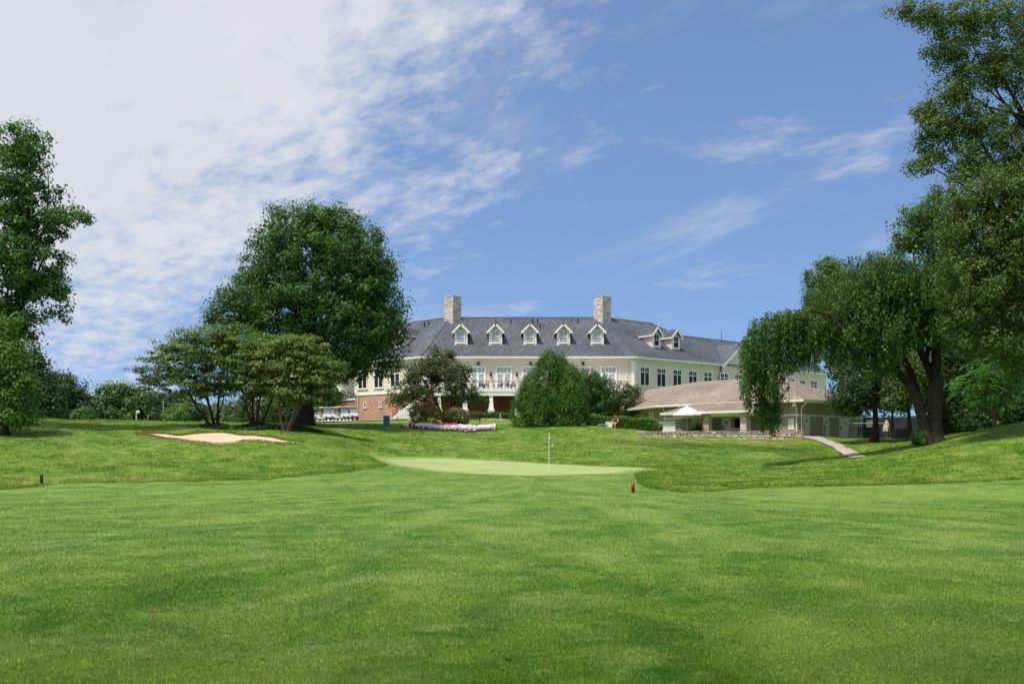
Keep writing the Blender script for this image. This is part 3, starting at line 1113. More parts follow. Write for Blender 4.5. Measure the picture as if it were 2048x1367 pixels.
# brick ground floor
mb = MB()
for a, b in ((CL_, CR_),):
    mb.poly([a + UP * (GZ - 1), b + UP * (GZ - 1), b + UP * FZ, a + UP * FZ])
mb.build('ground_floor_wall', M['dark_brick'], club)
mb = MB()
mb.poly([CR_ + UP * (GZ - 3), CR_ + DR * RW + UP * (GZ - 3), CR_ + DR * RW + UP * (FZ - 1.2), CR_ + UP * (FZ - 1.2)])
mb.poly([CR_ + DR * RW + UP * (GZ - 3), CR_ + DR * RW + NR * 12 + UP * (GZ - 3), CR_ + DR * RW + NR * 12 + UP * EZ, CR_ + DR * RW + UP * EZ])
mb.build('brick_wall', M['brick'], club)
mb = MB()
a, b = CL_ + DL * LW, CL_
mb.poly([a + UP * (GZ - 2), b + UP * (GZ - 2), b + UP * (FZ - 0.25), a + UP * (FZ - 0.25)])
mb.poly([a + NL * 10 + UP * (GZ - 2), a + UP * (GZ - 2), a + UP * EZ, a + NL * 10 + UP * EZ])
a2, b2 = CL_ + DL * (LW + 6) + NL * 0.7, CL_ + DL * LW + NL * 0.7
mb.poly([a2 + UP * (GZ - 2), b2 + UP * (GZ - 2), b2 + UP * 9.55, a2 + UP * 9.55])
mb.poly([a2 + NL * 8 + UP * (GZ - 2), a2 + UP * (GZ - 2), a2 + UP * 9.55, a2 + NL * 8 + UP * 9.55])
mb.build('brick_wall', M['brick'], club)
for args in ((0, LW, 0.0, 0.09, FZ - 0.25, FZ, CL_, DL, OUTL), (LW - 0.05, LW + 6.2, -0.85, -0.55, 9.55, 9.9, CL_, DL, OUTL), (-0.02, 0.34, 0.0, 0.075, FZ - 1.2, EZ - 0.45, CR_, DR, OUTR),
             (-0.34, 0.02, 0.0, 0.07, FZ, EZ - 0.45, CR_, Vector((1, 0, 0)), OUTF), (-0.02, 0.34, 0.0, 0.07, FZ, EZ - 0.45, CL_, Vector((1, 0, 0)), OUTF), (-0.02, 0.34, 0.0, 0.075, FZ, EZ - 0.45, CL_, DL, OUTL),
             (LW - 0.3, LW + 0.02, 0.0, 0.075, FZ, EZ - 0.45, CL_, DL, OUTL), (LW + 5.8, LW + 6.1, -0.7, -0.6, GZ - 1, 9.55, CL_, DL, OUTL)):
    mb = MB()
    mb.box(*args, UP)
    mb.build('trim_board', M['white'], club)
mb = MB()
mb.poly([a2 - NL * 0.2 + UP * 9.9, b2 - NL * 0.2 + UP * 9.9, b2 + NL * 5 + UP * 11.2, a2 + NL * 5 + UP * 11.2])
mb.build('annex_roof', M['roof'], club)
mb = MB()
clap(mb, CL_ + DL * (LW + 9) + NL * 3, CL_ + DL * LW + NL * 3, 9.9, EZ - 0.4, OUTL)
mb.build('annex_siding', M['siding'], club)

# roof
OV = 0.6
tan20 = math.tan(math.radians(20))
eR = CR_ + Vector((OV * tan20, -OV, 0)) + UP * EZ
eL = CL_ + Vector((-OV * tan20, -OV, 0)) + UP * EZ
H = 9.0
RZ = EZ + (H + OV) * SL
rR = CR_ + Vector((-H * tan20, H, 0)) + UP * RZ
rL = CL_ + Vector((H * tan20, H, 0)) + UP * RZ


def wp(side, t, n, z): return (CR_ + DR * t + NR * n if side > 0 else CL_ + DL * t + NL * n) + UP * z


HB = 6.3
ZB = EZ + (HB + OV) * SL
TA = 13.6
TB = TA + (H - HB)
mb = MB()
mb.poly([eL, eR, rR, rL])
mb.poly([rL, rR, Vector((rR.x - 3, rR.y + H, EZ)), Vector((rL.x + 3, rL.y + H, EZ))])
for s, ln in ((1, RW), (-1, LW + 0.6)):
    e0 = eR if s > 0 else eL
    r0 = rR if s > 0 else rL
    ta, tb = (TA, TB) if s > 0 else (11.5, 14.0)
    f = [e0, wp(s, ln, -OV, EZ), wp(s, ln, HB, ZB), wp(s, tb, HB, ZB), wp(s, ta, H, RZ), r0]
    if s < 0: f = [e0, wp(s, ln, -OV, EZ), wp(s, ln, H - 2.6, EZ + (H - 2.6 + OV) * SL), wp(s, ta, H, RZ), r0]
    bk = [r0, wp(s, ta, H, RZ), wp(s, ta + 2.7, H + 2.7, ZB), wp(s, ta + 2.7, 2 * H, EZ), wp(s, -6.5, 2 * H, EZ)]
    cap = [wp(s, tb, HB, ZB), wp(s, ta + 2.7, H + 2.7, ZB), wp(s, ta, H, RZ)]
    bb = [wp(s, tb, HB, ZB), wp(s, ln, HB, ZB), wp(s, ln, 2 * HB, EZ), wp(s, tb, 2 * HB + 3, EZ)]
    for p in (f, bk, cap, bb):
        mb.poly(p if s > 0 else p[::-1])
mb.poly([wp(-1, LW + 0.6, -OV, EZ), wp(-1, LW + 9.5, 2.4, EZ), wp(-1, LW + 9.5, 8, EZ + 3.5), wp(-1, LW + 0.6, H - 2.6, EZ + 6)][::-1])
roof = mb.build('roof', M['roof'], club)
# ridge and hip caps
mb = MB()
for a, b in ((rL, rR), (eR, rR), (eL, rL), (rR, wp(1, TA, H, RZ)), (wp(1, TA, H, RZ), wp(1, TB, HB, ZB)), (wp(1, TB, HB, ZB), wp(1, RW, HB, ZB)), (rL, wp(-1, 11.5, H, RZ))):
    mb.tube([a + UP * 0.0, b + UP * 0.0], 0.09, 6)
o = mb.build('ridge_cap', M['roof'], None)
o.parent = roof
# gutter, fascia and frieze
mb = MB()
segs = [(wp(-1, LW + 0.6, -OV, 0), eL.to_2d().to_3d(), OUTL), (eL.to_2d().to_3d(), eR.to_2d().to_3d(), OUTF), (eR.to_2d().to_3d(), wp(1, 18.9, -OV, 0), OUTR), (wp(1, 28.9, -OV, 0), wp(1, 30.0, -OV, 0), OUTR), (wp(1, 40, -OV, 0), wp(1, RW, -OV, 0), OUTR)]
for a, b, o_ in segs:
    mb = MB()
    u = (b - a).normalized()
    L_ = (b - a).length
    mb.box(0, L_, -0.02, 0.13, EZ - 0.17, EZ + 0.02, a, u, o_, UP)
    mb.box(0, L_, -OV, 0.0, EZ - 0.2, EZ - 0.165, a, u, o_, UP)
    mb.build('gutter', M['white'], club)
mb = MB()
mb.box(0, (CR_ - CL_).length, 0, 0.08, EZ - 0.62, EZ - 0.2, CL_, Vector((1, 0, 0)), OUTF, UP)
mb.box(0, RW, 0, 0.08, EZ - 0.62, EZ - 0.2, CR_, DR, OUTR, UP)
mb.box(0, LW, 0, 0.08, EZ - 0.62, EZ - 0.2, CL_, DL, OUTL, UP)
mb.build('frieze_board', M['cream'], club)


def downpipe(parent, p, out, z0, z1, mat='cream', r=0.055):
    mb = MB()
    p = Vector((p.x, p.y, 0))
    mb.tube([p + out * 0.62 + UP * z1, p + out * 0.55 + UP * (z1 - 0.2), p + out * 0.12 + UP * (z1 - 0.6), p + out * 0.1 + UP * (z1 - 0.9), p + out * 0.1 + UP * z0], r, 6)
    mb.build('downpipe', M[mat], parent)


downpipe(club, Vector((16.2, 140, 0)), OUTF, FZ - 0.5, EZ - 0.1)
downpipe(club, CR_ + DR * 14.7, OUTR, FZ - 1.0, EZ - 0.1)
downpipe(club, CR_ + DR * 17.9, OUTR, FZ - 1.0, EZ - 0.1)
downpipe(club, CL_ + DL * 13.7, OUTL, GZ - 0.3, EZ - 0.1)

# cross gables of the right wing
for t0, t1 in ((19.1, 28.8), (30.1, 39.8)):
    hw = (t1 - t0) / 2
    tm = (t0 + t1) / 2
    pz = EZ + hw * 0.74
    pr_ = 0.35
    mb = MB()
    base_pt = CR_ + DR * t0 + OUTR * pr_
    clap(mb, base_pt, base_pt + DR * (t1 - t0), FZ - 1.2, EZ - 0.2, OUTR)
    clap(mb, base_pt, base_pt + DR * (t1 - t0), EZ - 0.2, pz - 0.3, OUTR, gable=lambda z: (max(0, (z - EZ + 0.15) / 0.74), (t1 - t0) - max(0, (z - EZ + 0.15) / 0.74)))
    mb.build('gable_wall', M['siding'], club)
    mb = MB()
    nb = (pz - EZ) / SL - OV
    pk = CR_ + DR * tm + OUTR * (pr_ + 0.45) + UP * pz
    pb = CR_ + DR * tm + NR * nb + UP * pz
    for s in (-1, 1):
        ev = CR_ + DR * (tm + s * (hw + 0.3)) + OUTR * (pr_ + 0.45) + UP * (EZ - 0.3)
        evb = CR_ + DR * (tm + s * (hw + 0.3)) + OUTR * (0.5) + UP * (EZ - 0.3)
        evc = CR_ + DR * (tm + s * (hw)) + OUTR * OV + UP * (EZ + 0.03)
        p = [ev, pk, pb, evc]
        mb.poly(p if s < 0 else p[::-1])
    gr = mb.build('gable_roof', M['roof'], club)
    mb = MB()
    for s in (-1, 1):
        a = CR_ + DR * (tm + s * (hw + 0.3)) + OUTR * (pr_ + 0.47) + UP * (EZ - 0.33)
        b = pk + OUTR * 0.02 - UP * 0.03
        u = (b - a).normalized()
        nrm = u.cross(OUTR).normalized()
        if nrm.z < 0: nrm = -nrm
        mb.box(0, (b - a).length, -0.09, 0.0, -0.32, 0.03, a, u, OUTR, nrm)
    mb.build('rake_board', M['white'], club)
    window(club, CR_ + DR * tm + OUTR * (pr_ + 0.03), DR, OUTR, 0.85, EZ + 0.55, EZ + 1.75, 'sash')
for k in range(13):
    t = 2.1 + 3.5 * k
    if t > RW - 2: break
    pr_ = 0.38 if (19.1 < t < 28.8 or 30.1 < t < 39.8) else 0.03
    window(club, CR_ + DR * t + OUTR * pr_, DR, OUTR, 2.0, 11.1, 13.8, 'tall')
for k in range(4):
    window(club, CL_ + DL * (2.1 + 3.5 * k) + OUTL * 0.03, -DL, OUTL, 2.0, 11.1, 13.8, 'tall')
for t in (8.7, 12.1):
    window(club, CL_ + DL * t, -DL, OUTL, 0.62, 8.3, 9.1, 'quad', trim=0.08)
window(club, a2 - DL * 2.6, -DL, OUTL, 1.5, 7.2, 8.6, 'quad', trim=0.12)

# front doors, lanterns, speakers
for k in range(-3, 4):
    cx = 2.53 + 3.68 * k
    window(club, Vector((cx, 140 - 0.03, 0)), Vector((1, 0, 0)), OUTF, 2.3, FZ + 0.02, 13.75, 'french', name='french_door', trim=0.17, dark=False)
    if k < 3:
        lx = cx + 1.84
        mb = MB()
        mb.box(-0.05, 0.05, -0.14, -0.04, 12.55, 12.75, (lx, 140, 0))
        mb.lathe((lx, 139.78, 12.25), [(0.06, 0.0), (0.13, 0.08), (0.13, 0.45), (0.19, 0.5), (0.04, 0.68)], 8)
        mb.build('wall_lantern', M['black'], club)
    if k in (0, 2, -2):
        mb = MB()
        mb.box(-0.2, 0.2, -0.35, -0.05, 14.0, 14.28, (cx + 0.1, 140, 0))
        mb.box(-0.04, 0.04, -0.1, -0.03, 14.25, 14.45, (cx + 0.1, 140, 0))
        mb.build('loudspeaker', M['black'], club)


# dormers
def dormer(c, u, out, z0, name='dormer'):
    """c: point where the dormer front meets the roof; out points away from the building"""
    c = Vector((c.x, c.y, 0))
    hw, ze, zp = 0.93, z0 + 2.05, z0 + 2.05 + 0.95
    inn = -out
    P = lambda x, y, z: c + u * x + inn * y + UP * z
    depth = lambda z: (z - z0) / SL
    mb = MB()
    mb.poly([P(-hw, 0, z0 - 0.3), P(hw, 0, z0 - 0.3), P(hw, 0, ze), P(0, 0, zp - 0.05), P(-hw, 0, ze)])
    for s in (-1, 1):
        q = [P(s * hw, 0, z0 - 0.3), P(s * hw, 0, ze), P(s * hw, depth(ze), ze), P(s * hw, 0.2, z0 - 0.3)]
        mb.poly(q if s < 0 else q[::-1])
    d = mb.build(name, M['siding'], club)
    rf = MB()
    for s in (-1, 1):
        x = hw + 0.34
        zl = ze - 0.3
        q = [P(s * x, -0.38, zl), P(0, -0.38, zp + 0.06), P(0, depth(zp), zp + 0.06), P(s * x, depth(zl), zl)]
        rf.poly(q if s < 0 else q[::-1])
        lo = [p - UP * 0.06 for p in q]
        rf.poly(lo[::-1] if s < 0 else lo)
    o = rf.build('dormer_roof', M['roof'], None)
    o.parent = d
    tr = MB()
    for s in (-1, 1):
        a, b = P(s * (hw + 0.36), -0.4, ze - 0.30), P(0, -0.4, zp + 0.06)
        uu = (b - a).normalized()
        nn = uu.cross(out)
        if nn.z < 0: nn = -nn
        tr.box(0, (b - a).length, 0.0, 0.07, -0.24, 0.03, a, uu, out, nn)
        # eave return and side eave
        tr.box(min(s * (hw + 0.36), s * (hw - 0.12)), max(s * (hw + 0.36), s * (hw - 0.12)), 0.02, 0.41, ze - 0.44, ze - 0.26, c, u, out, UP)
        tr.box(s * (hw + 0.27) if s > 0 else s * (hw + 0.37), s * (hw + 0.37) if s > 0 else s * (hw + 0.27), -depth(ze - 0.4), 0.38, ze - 0.46, ze - 0.29, c, u, out, UP)
        tr.box(s * hw - (0.3 if s > 0 else 0), s * hw + (0 if s > 0 else 0.3), 0.0, 0.04, z0 - 0.2, ze - 0.1, c, u, out, UP)
    tr.box(-hw, hw, 0.0, 0.05, z0 - 0.2, z0 + 0.02, c, u, out, UP)
    o = tr.build('dormer_trim', M['white'], None)
    o.parent = d
    return d


def dwin(d, c, u, out, z0, dark):
    window(club, c + out * 0.02, u, out, 1.22, z0 + 0.26, z0 + 2.05, 'sash', dark=dark, trim=0.11)


for px in (922, 991, 1060, 1127, 1194.5):
    n_ = 2.2
    yy = 140 + n_
    c = Vector(((px - 1024) / F * yy, yy, 0))
    z0 = EZ + (n_ + OV) * SL - 0.02
    d = dormer(c, Vector((1, 0, 0)), OUTF, z0)
    dwin(d, c, Vector((1, 0, 0)), OUTF, z0, False)
for s, ts in ((1, (7.06, 11.4)), (-1, (7.06,))):
    for t in ts:
        n_ = 2.2
        c = (CR_ + DR * t + NR * n_) if s > 0 else (CL_ + DL * t + NL * n_)
        z0 = EZ + (n_ + OV) * SL - 0.02
        u, out = (DR, OUTR) if s > 0 else (-DL, OUTL)
        d = dormer(c, u, out, z0)
        dwin(d, c, u, out, z0, True)


# chimneys
def chimney(near, d1, d2, z0, z1, s=1.8):
    near = Vector((near.x, near.y, 0))
    mb = MB()
    mb.box(0.04, s - 0.04, 0.04, s - 0.04, z0, z1 - 0.02, near, d1, d2, UP)
    core = mb.build('chimney', M['mortar'], club)
    sm = MB()
    z = z0
    while z < z1 - 0.05:
        h = R.uniform(0.14, 0.26)
        for (o_, uu, nn) in ((near, d1, -d2), (near, d2, -d1)):
            x = R.uniform(-0.2, 0.0)
            while x < s:
                w = R.uniform(0.22, 0.6)
                a, b = max(0, x), min(s, x + w - 0.015)
                if b - a > 0.05:
                    sm.box(a, b, -0.06, R.uniform(0.0, 0.035), z, min(z + h - 0.015, z1), o_, uu, nn, UP)
                x += w
        z += h
    sm.box(-0.05, s + 0.05, -0.05, s + 0.05, z1, z1 + 0.12, near, d1, d2, UP)
    sme = sm.mesh('stonework', M['chimstone'])
    o = bpy.data.objects.new('stonework', sme)
    COL.objects.link(o)
    o.parent = core
    o['kind'] = 'stuff'


m_, nt, N, L, out_ = new_mat('chimney_stonework')
geo = N.new('ShaderNodeNewGeometry')
vor = nnoise(N, L, geo.outputs['Position'], 2.6, 2, 0.6)
sn = N.new('ShaderNodeMath')
rp = N.new('ShaderNodeValToRGB')
rp.color_ramp.elements[0].color = (0.35, 0.325, 0.30, 1)
rp.color_ramp.elements[1].color = (0.70, 0.655, 0.61, 1)
rp.color_ramp.elements[0].position = 0.0
wn = N.new('ShaderNodeTexWhiteNoise')
wn.noise_dimensions = '1D'
L.new(geo.outputs['Random Per Island'], wn.inputs['W'])
L.new(wn.outputs['Value'], rp.inputs[0])
bs = N.new('ShaderNodeBsdfPrincipled')
bs.inputs['Roughness'].default_value = 0.95
L.new(rp.outputs[0], bs.inputs['Base Color'])
L.new(bs.outputs[0], out_.inputs[0])
M['chimstone'] = m_
chimney(Vector((13.4, 147.4, 0)), DR, NR, 20.2, 24.75)
chimney(Vector((-8.74, 147.4, 0)), NL, DL, 20.2, 24.75)
# roof vents
for px, py, d in [(849, 646, 150), (857, 643, 150), (933, 646, 148), (992, 641, 147.6), (1022, 641, 147.6), (1065, 640, 147.6), (1075, 640, 147.6), (1080, 648, 146.5), (1156, 640, 147.6),
                  (1229, 646, 150), (1281, 650, 153), (1287, 651, 153.5)]:
    p = W(px, py, d)
    mb = MB()
    mb.lathe((p.x, p.y, p.z - 0.6), [(0.16, -0.4), (0.08, -0.2), (0.08, 0.55), (0.10, 0.56), (0.10, 0.75)], 8)
    o = mb.build('vent_pipe', M['black'], None)
    o.parent = roof
p = wp(1, 27.5, HB, ZB)
mb = MB()
mb.tube([p, p + UP * 1.3], 0.05, 5)
o = mb.build('antenna', M['black'], None)
o.parent = roof

# deck
deck = MB()
DX0, DX1, DY = -11.2, 16.0, 137.0
deck.box(DX0, DX1, DY, 139.95, FZ - 0.25, FZ)
deck.box(DX0 - 0.06, DX1 + 0.06, DY - 0.1, DY, FZ - 0.42, FZ + 0.03)
deck.box(DX0, DX1, DY - 0.04, DY + 0.2, FZ - 0.95, FZ - 0.42)
deck.box(DX0, DX0 + 0.2, DY + 0.2, 139.9, FZ - 0.9, FZ - 0.25)
deck.build('deck', M['white'], club)
colx = [2.53 + 3.6 * (k + 0.5) for k in range(-4, 4)]
for x in colx:
    if x < DX0 or x > DX1: continue
    mb = MB()
    mb.lathe((x, DY + 0.25, 0), [(0.40 * 1.2, GZ + 1.25), (0.25 * 1.2, FZ - 1.05), (0.33, FZ - 1.03), (0.33, FZ - 0.95)], 4)
    for i, v in enumerate(mb.v):
        q = v - Vector((x, DY + 0.25, v.z))
        mb.v[i] = Vector((x, DY + 0.25, v.z)) + Matrix.Rotation(math.radians(45), 3, 'Z') @ q
    mb.box(-0.42, 0.42, -0.42, 0.42, GZ - 0.6, GZ + 1.05, (x, DY + 0.25, 0))
    mb.box(-0.5, 0.5, -0.5, 0.5, GZ + 1.05, GZ + 1.25, (x, DY + 0.25, 0))
    mb.build('porch_column', M['white'], club)
    mb = MB()
    mb.box(-0.13, 0.13, 0.0, 0.26, FZ + 0.03, FZ + 1.12, (x, DY - 0.02, 0))
    mb.box(-0.18, 0.18, -0.05, 0.31, FZ + 1.12, FZ + 1.2, (x, DY - 0.02, 0))
    mb.build('rail_post', M['white'], club)
mb = MB()
mb.box(DX0, DX1, DY + 0.08, DY + 0.14, FZ + 0.98, FZ + 1.05)
mb.box(DX0, DX1, DY + 0.09, DY + 0.13, FZ + 0.12, FZ + 0.16)
x = DX0
while x < DX1:
    mb.box(x, x + 0.022, DY + 0.1, DY + 0.12, FZ + 0.16, FZ + 0.98)
    x += 0.15
mb.build('deck_railing', M['rail'], club)
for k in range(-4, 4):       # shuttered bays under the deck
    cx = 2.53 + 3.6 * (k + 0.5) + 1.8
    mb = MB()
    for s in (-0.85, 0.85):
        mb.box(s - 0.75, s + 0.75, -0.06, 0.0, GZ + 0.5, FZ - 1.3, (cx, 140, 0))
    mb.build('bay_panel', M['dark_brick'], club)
# stairs on the left of the deck
mb = MB()
sx0, sz0, sx1, sz1 = -16.4, GZ + 0.05, DX0, FZ
nst = 22
for i in range(nst):
    x0 = sx0 + (sx1 - sx0) * i / nst
    z = sz0 + (sz1 - sz0) * (i + 1) / nst
    mb.box(x0, x0 + (sx1 - sx0) / nst + 0.03, DY + 0.15, DY + 1.5, z - 0.05, z)
stairs = mb.build('stair_treads', M['cream'], club)
mb = MB()
for y in (DY + 0.08, DY + 1.5):
    a, b = Vector((sx0 - 0.2, y, sz0 - 0.2)), Vector((sx1, y, sz1 - 0.12))
    u = (b - a).normalized()
    mb.box(0, (b - a).length, -0.04, 0.04, -0.22, 0.18, a, u, Vector((0, 1, 0)), u.cross(Vector((0, 1, 0))) * 1)
mb.build('stair_stringer', M['white'], club)
mb = MB()
for y in (DY + 0.05, DY + 1.53):
    for dz in (0.95, 0.5):
        mb.tube([(sx0, y, sz0 + dz), (sx1, y, sz1 + dz)], 0.035, 5)
    for i in range(5):
        t = i / 4
        x = sx0 + (sx1 - sx0) * t
        z = sz0 + (sz1 - sz0) * t
        mb.tube([(x, y, z - 0.1), (x, y, z + 0.97)], 0.03, 5)
mb.build('stair_rail', M['rail'], club)
picket = empty('picket_fence', (-14.2, 133.5, tz(-14.2, 133.5)), 'white picket fence panel beside the deck stairs', 'fence')
for i in range(9):
    x = -15.2 + i * 0.24
    mb = MB()
    z = tz(x, 133.5)
    mb.box(x, x + 0.19, 133.5, 133.53, z - 0.1, z + 1.15)
    mb.poly([(x, 133.5, z + 1.15), (x + 0.19, 133.5, z + 1.15), (x + 0.095, 133.5, z + 1.3)])
    mb.build('picket', M['white'], picket)
mb = MB()
z = tz(-14.2, 133.5)
mb.box(-15.2, -13.0, 133.53, 133.57, z + 0.85, z + 0.95)
mb.box(-15.2, -13.0, 133.53, 133.57, z + 0.2, z + 0.3)
mb.build('fence_rail', M['white'], picket)


# deck furniture
def chair(x, y, z, rz, label):
    e = empty('patio_chair', (x, y, z), label, 'chair', 'navy chairs on the deck')
    def part(n, fn):
        mb = MB()
        fn(mb)
        o = bpy.data.objects.new(n, mb.mesh(n, M['chair']))
        COL.objects.link(o)
        o.parent = e
    part('seat', lambda b: b.box(-0.26, 0.26, -0.26, 0.26, 0.40, 0.46))
    def back(b):
        b.box(-0.26, 0.26, 0.24, 0.29, 0.86, 0.94)
        b.box(-0.26, 0.26, 0.24, 0.28, 0.55, 0.6)
        for i in range(6): b.box(-0.25 + i * 0.092, -0.21 + i * 0.092, 0.25, 0.275, 0.46, 0.88)
    part('backrest', back)
    def arm(s): return lambda b: (b.box(s * 0.30 - 0.035, s * 0.30 + 0.035, -0.26, 0.28, 0.64, 0.68))
    part('armrest', arm(-1))
    part('armrest', arm(1))
    for sx in (-1, 1):
        for sy in (-1, 1):
            part('leg', lambda b: b.box(sx * 0.28 - 0.025, sx * 0.28 + 0.025, sy * 0.25 - 0.025, sy * 0.25 + 0.025, 0, 0.66))
    e.rotation_euler = (0, 0, rz)
    return e


def table(x, y, z, label):
    e = empty('patio_table', (x, y, z), label, 'table', 'dark tables on the deck')
    mb = MB()
    mb.lathe((0, 0, 0), [(0.5, 0.70), (0.52, 0.72), (0.5, 0.75)], 14)
    o = bpy.data.objects.new('tabletop', mb.mesh('tabletop', M['chair']))
    COL.objects.link(o); o.parent = e
    mb = MB()
    mb.lathe((0, 0, 0), [(0.28, 0.0), (0.26, 0.04), (0.05, 0.08), (0.04, 0.70)], 10)
    o = bpy.data.objects.new('pedestal', mb.mesh('pedestal', M['chair']))
    COL.objects.link(o); o.parent = e


for i, (px, wh) in enumerate([(962, 'leftmost navy patio chair on the deck behind the crabapple'), (973, 'navy patio chair just left of the deck rail post'), (985, 'navy patio chair just right of the deck rail post'),
                              (1000, 'navy patio chair left of the folded deck umbrella'), (1019, 'navy patio chair right of the folded deck umbrella'), (1027, 'rightmost visible navy patio chair on the deck by the arborvitae')]):
    chair((px - 1024) / F * 138.2, 138.2 + 0.2 * (i % 2), FZ + 0.002, [0.3, -1.4, 1.5, -1.2, 1.3, 0.1][i], wh)
table((968 - 1024) / F * 138.4, 138.6, FZ + 0.002, 'round dark patio table left of the deck rail post')
table((1010 - 1024) / F * 138.4, 138.6, FZ + 0.002, 'round dark patio table holding the folded umbrella')


def closed_umbrella(x, y, z, h, mat, label, r=0.17):
    e = empty('closed_umbrella', (x, y, z), label, 'umbrella')
    mb = MB()
    mb.tube([(x, y, z), (x, y, z + h)], 0.025, 6)
    mb.lathe((x, y, z), [(0.25, 0), (0.25, 0.06), (0.05, 0.1)], 10)
    mb.build('pole', M['steel'], e)
    mb = MB()
    n = 12
    rings = []
    for t, rr in ((0.38, 0.75), (0.42, 1.0), (0.6, 0.95), (0.8, 0.6), (0.97, 0.12)):
        rings.append([Vector((x + math.cos(k * 2 * math.pi / n) * r * rr * (1.0 if k % 2 else 0.72), y + math.sin(k * 2 * math.pi / n) * r * rr * (1.0 if k % 2 else 0.72), z + h * t)) for k in range(n)])
    for i in range(len(rings) - 1):
        for k in range(n):
            mb.poly([rings[i][k], rings[i][(k + 1) % n], rings[i + 1][(k + 1) % n], rings[i + 1][k]])
    mb.build('canopy', M[mat], e)


closed_umbrella((1013 - 1024) / F * 138.4, 138.55, FZ + 0.76, 1.9, 'tan_canvas', 'folded tan patio umbrella standing on the deck')
closed_umbrella((972 - 1024) / F * 138.4, 138.65, FZ + 0.76, 0.95, 'tan_canvas', 'short folded tan umbrella beside the deck rail post')

# ------------------------------------------------------------------ pool house
PZ = 3.05
P0, P1, P2 = Vector((15.0, 103.8)), Vector((26.9, 92.1)), Vector((37.5, 102.7))
PLf, PLb, B0 = Vector((9.6, 127.3)), Vector((22.0, 130.4)), Vector((25.6, 114.4))
R0, R1, R2 = Vector((20.3, 109.1)), Vector((27.2, 102.1)), Vector((17.0, 122.0))
EZ2, RZ2 = 6.55, 9.38
pool = empty('pool_house', (22, 97, PZ), 'low taupe pool house with a brown shingle hipped roof', 'building')
v3 = lambda p, z: Vector((p.x, p.y, z))
mb = MB()
mb.poly([v3(PLf, EZ2), v3(P0, EZ2), v3(R0, RZ2), v3(R2, RZ2)])
mb.poly([v3(P0, EZ2), v3(P1, EZ2), v3(R1, RZ2), v3(R0, RZ2)])
mb.poly([v3(P1, EZ2), v3(P2, EZ2), v3(R1, RZ2)])
mb.poly([v3(PLb, EZ2), v3(PLf, EZ2), v3(R2, RZ2)])
mb.poly([v3(B0, EZ2), v3(PLb, EZ2), v3(R2, RZ2), v3(R0, RZ2)])
mb.poly([v3(P2, EZ2), v3(B0, EZ2), v3(R0, RZ2), v3(R1, RZ2)])
proof = mb.build('roof', M['brown_roof'], pool)
poly = [PLf, P0, P1, P2, B0, PLb]


def inset(poly, d):
    out = []
    n = len(poly)
    for i in range(n):
        a, b, c = poly[i - 1], poly[i], poly[(i + 1) % n]
        u, v = (b - a).normalized(), (c - b).normalized()
        n1, n2 = Vector((-u.y, u.x)), Vector((-v.y, v.x))
        m = (n1 + n2).normalized()
        out.append(b + m * d / max(0.3, m.dot(n1)))
    return out


wl = inset(poly, 0.95)
mb = MB()
for i in range(6):
    a, b = wl[i], wl[(i + 1) % 6]
    mb.poly([v3(a, PZ - 0.8), v3(b, PZ - 0.8), v3(b, EZ2 - 0.1), v3(a, EZ2 - 0.1)])
mb.build('wall', M['stucco'], pool)
mb = MB()
mb.poly([v3(p, EZ2 - 0.2) for p in poly][::-1])
mb.build('soffit', M['cream'], pool)
mb = MB()
for i in range(6):
    a, b = v3(poly[i], 0), v3(poly[(i + 1) % 6], 0)
    u = (b - a).normalized()
    o_ = Vector((u.y, -u.x, 0))
    mb.box(-0.03, (b - a).length + 0.03, -0.03, 0.12, EZ2 - 0.21, EZ2 + 0.02, a, u, o_, UP)
mb.build('gutter', M['cream'], pool)
A, B_ = v3(wl[1], 0), v3(wl[2], 0)
UF = (B_ - A).normalized()
OF = Vector((UF.y, -UF.x, 0))
LF = (B_ - A).length
A2, B2 = v3(wl[2], 0), v3(wl[3], 0)
US = (B2 - A2).normalized()
OS = Vector((US.y, -US.x, 0))
A3, B3 = v3(wl[0], 0), v3(wl[1], 0)
UE = (B3 - A3).normalized()
OE = Vector((UE.y, -UE.x, 0))


def along(px, A, U):
    """distance along a wall at which it crosses a photo column"""
    k = (px - 1024) / F
    return (k * A.y - A.x) / (U.x - k * U.y)


mb = MB()
mb.box(0, LF, 0, 0.05, PZ + 2.02, PZ + 2.2, A, UF, OF, UP)
mb.box(0, (B2 - A2).length, 0, 0.05, PZ + 2.02, PZ + 2.2, A2, US, OS, UP)
mb.build('trim_band', M['cream'], pool)


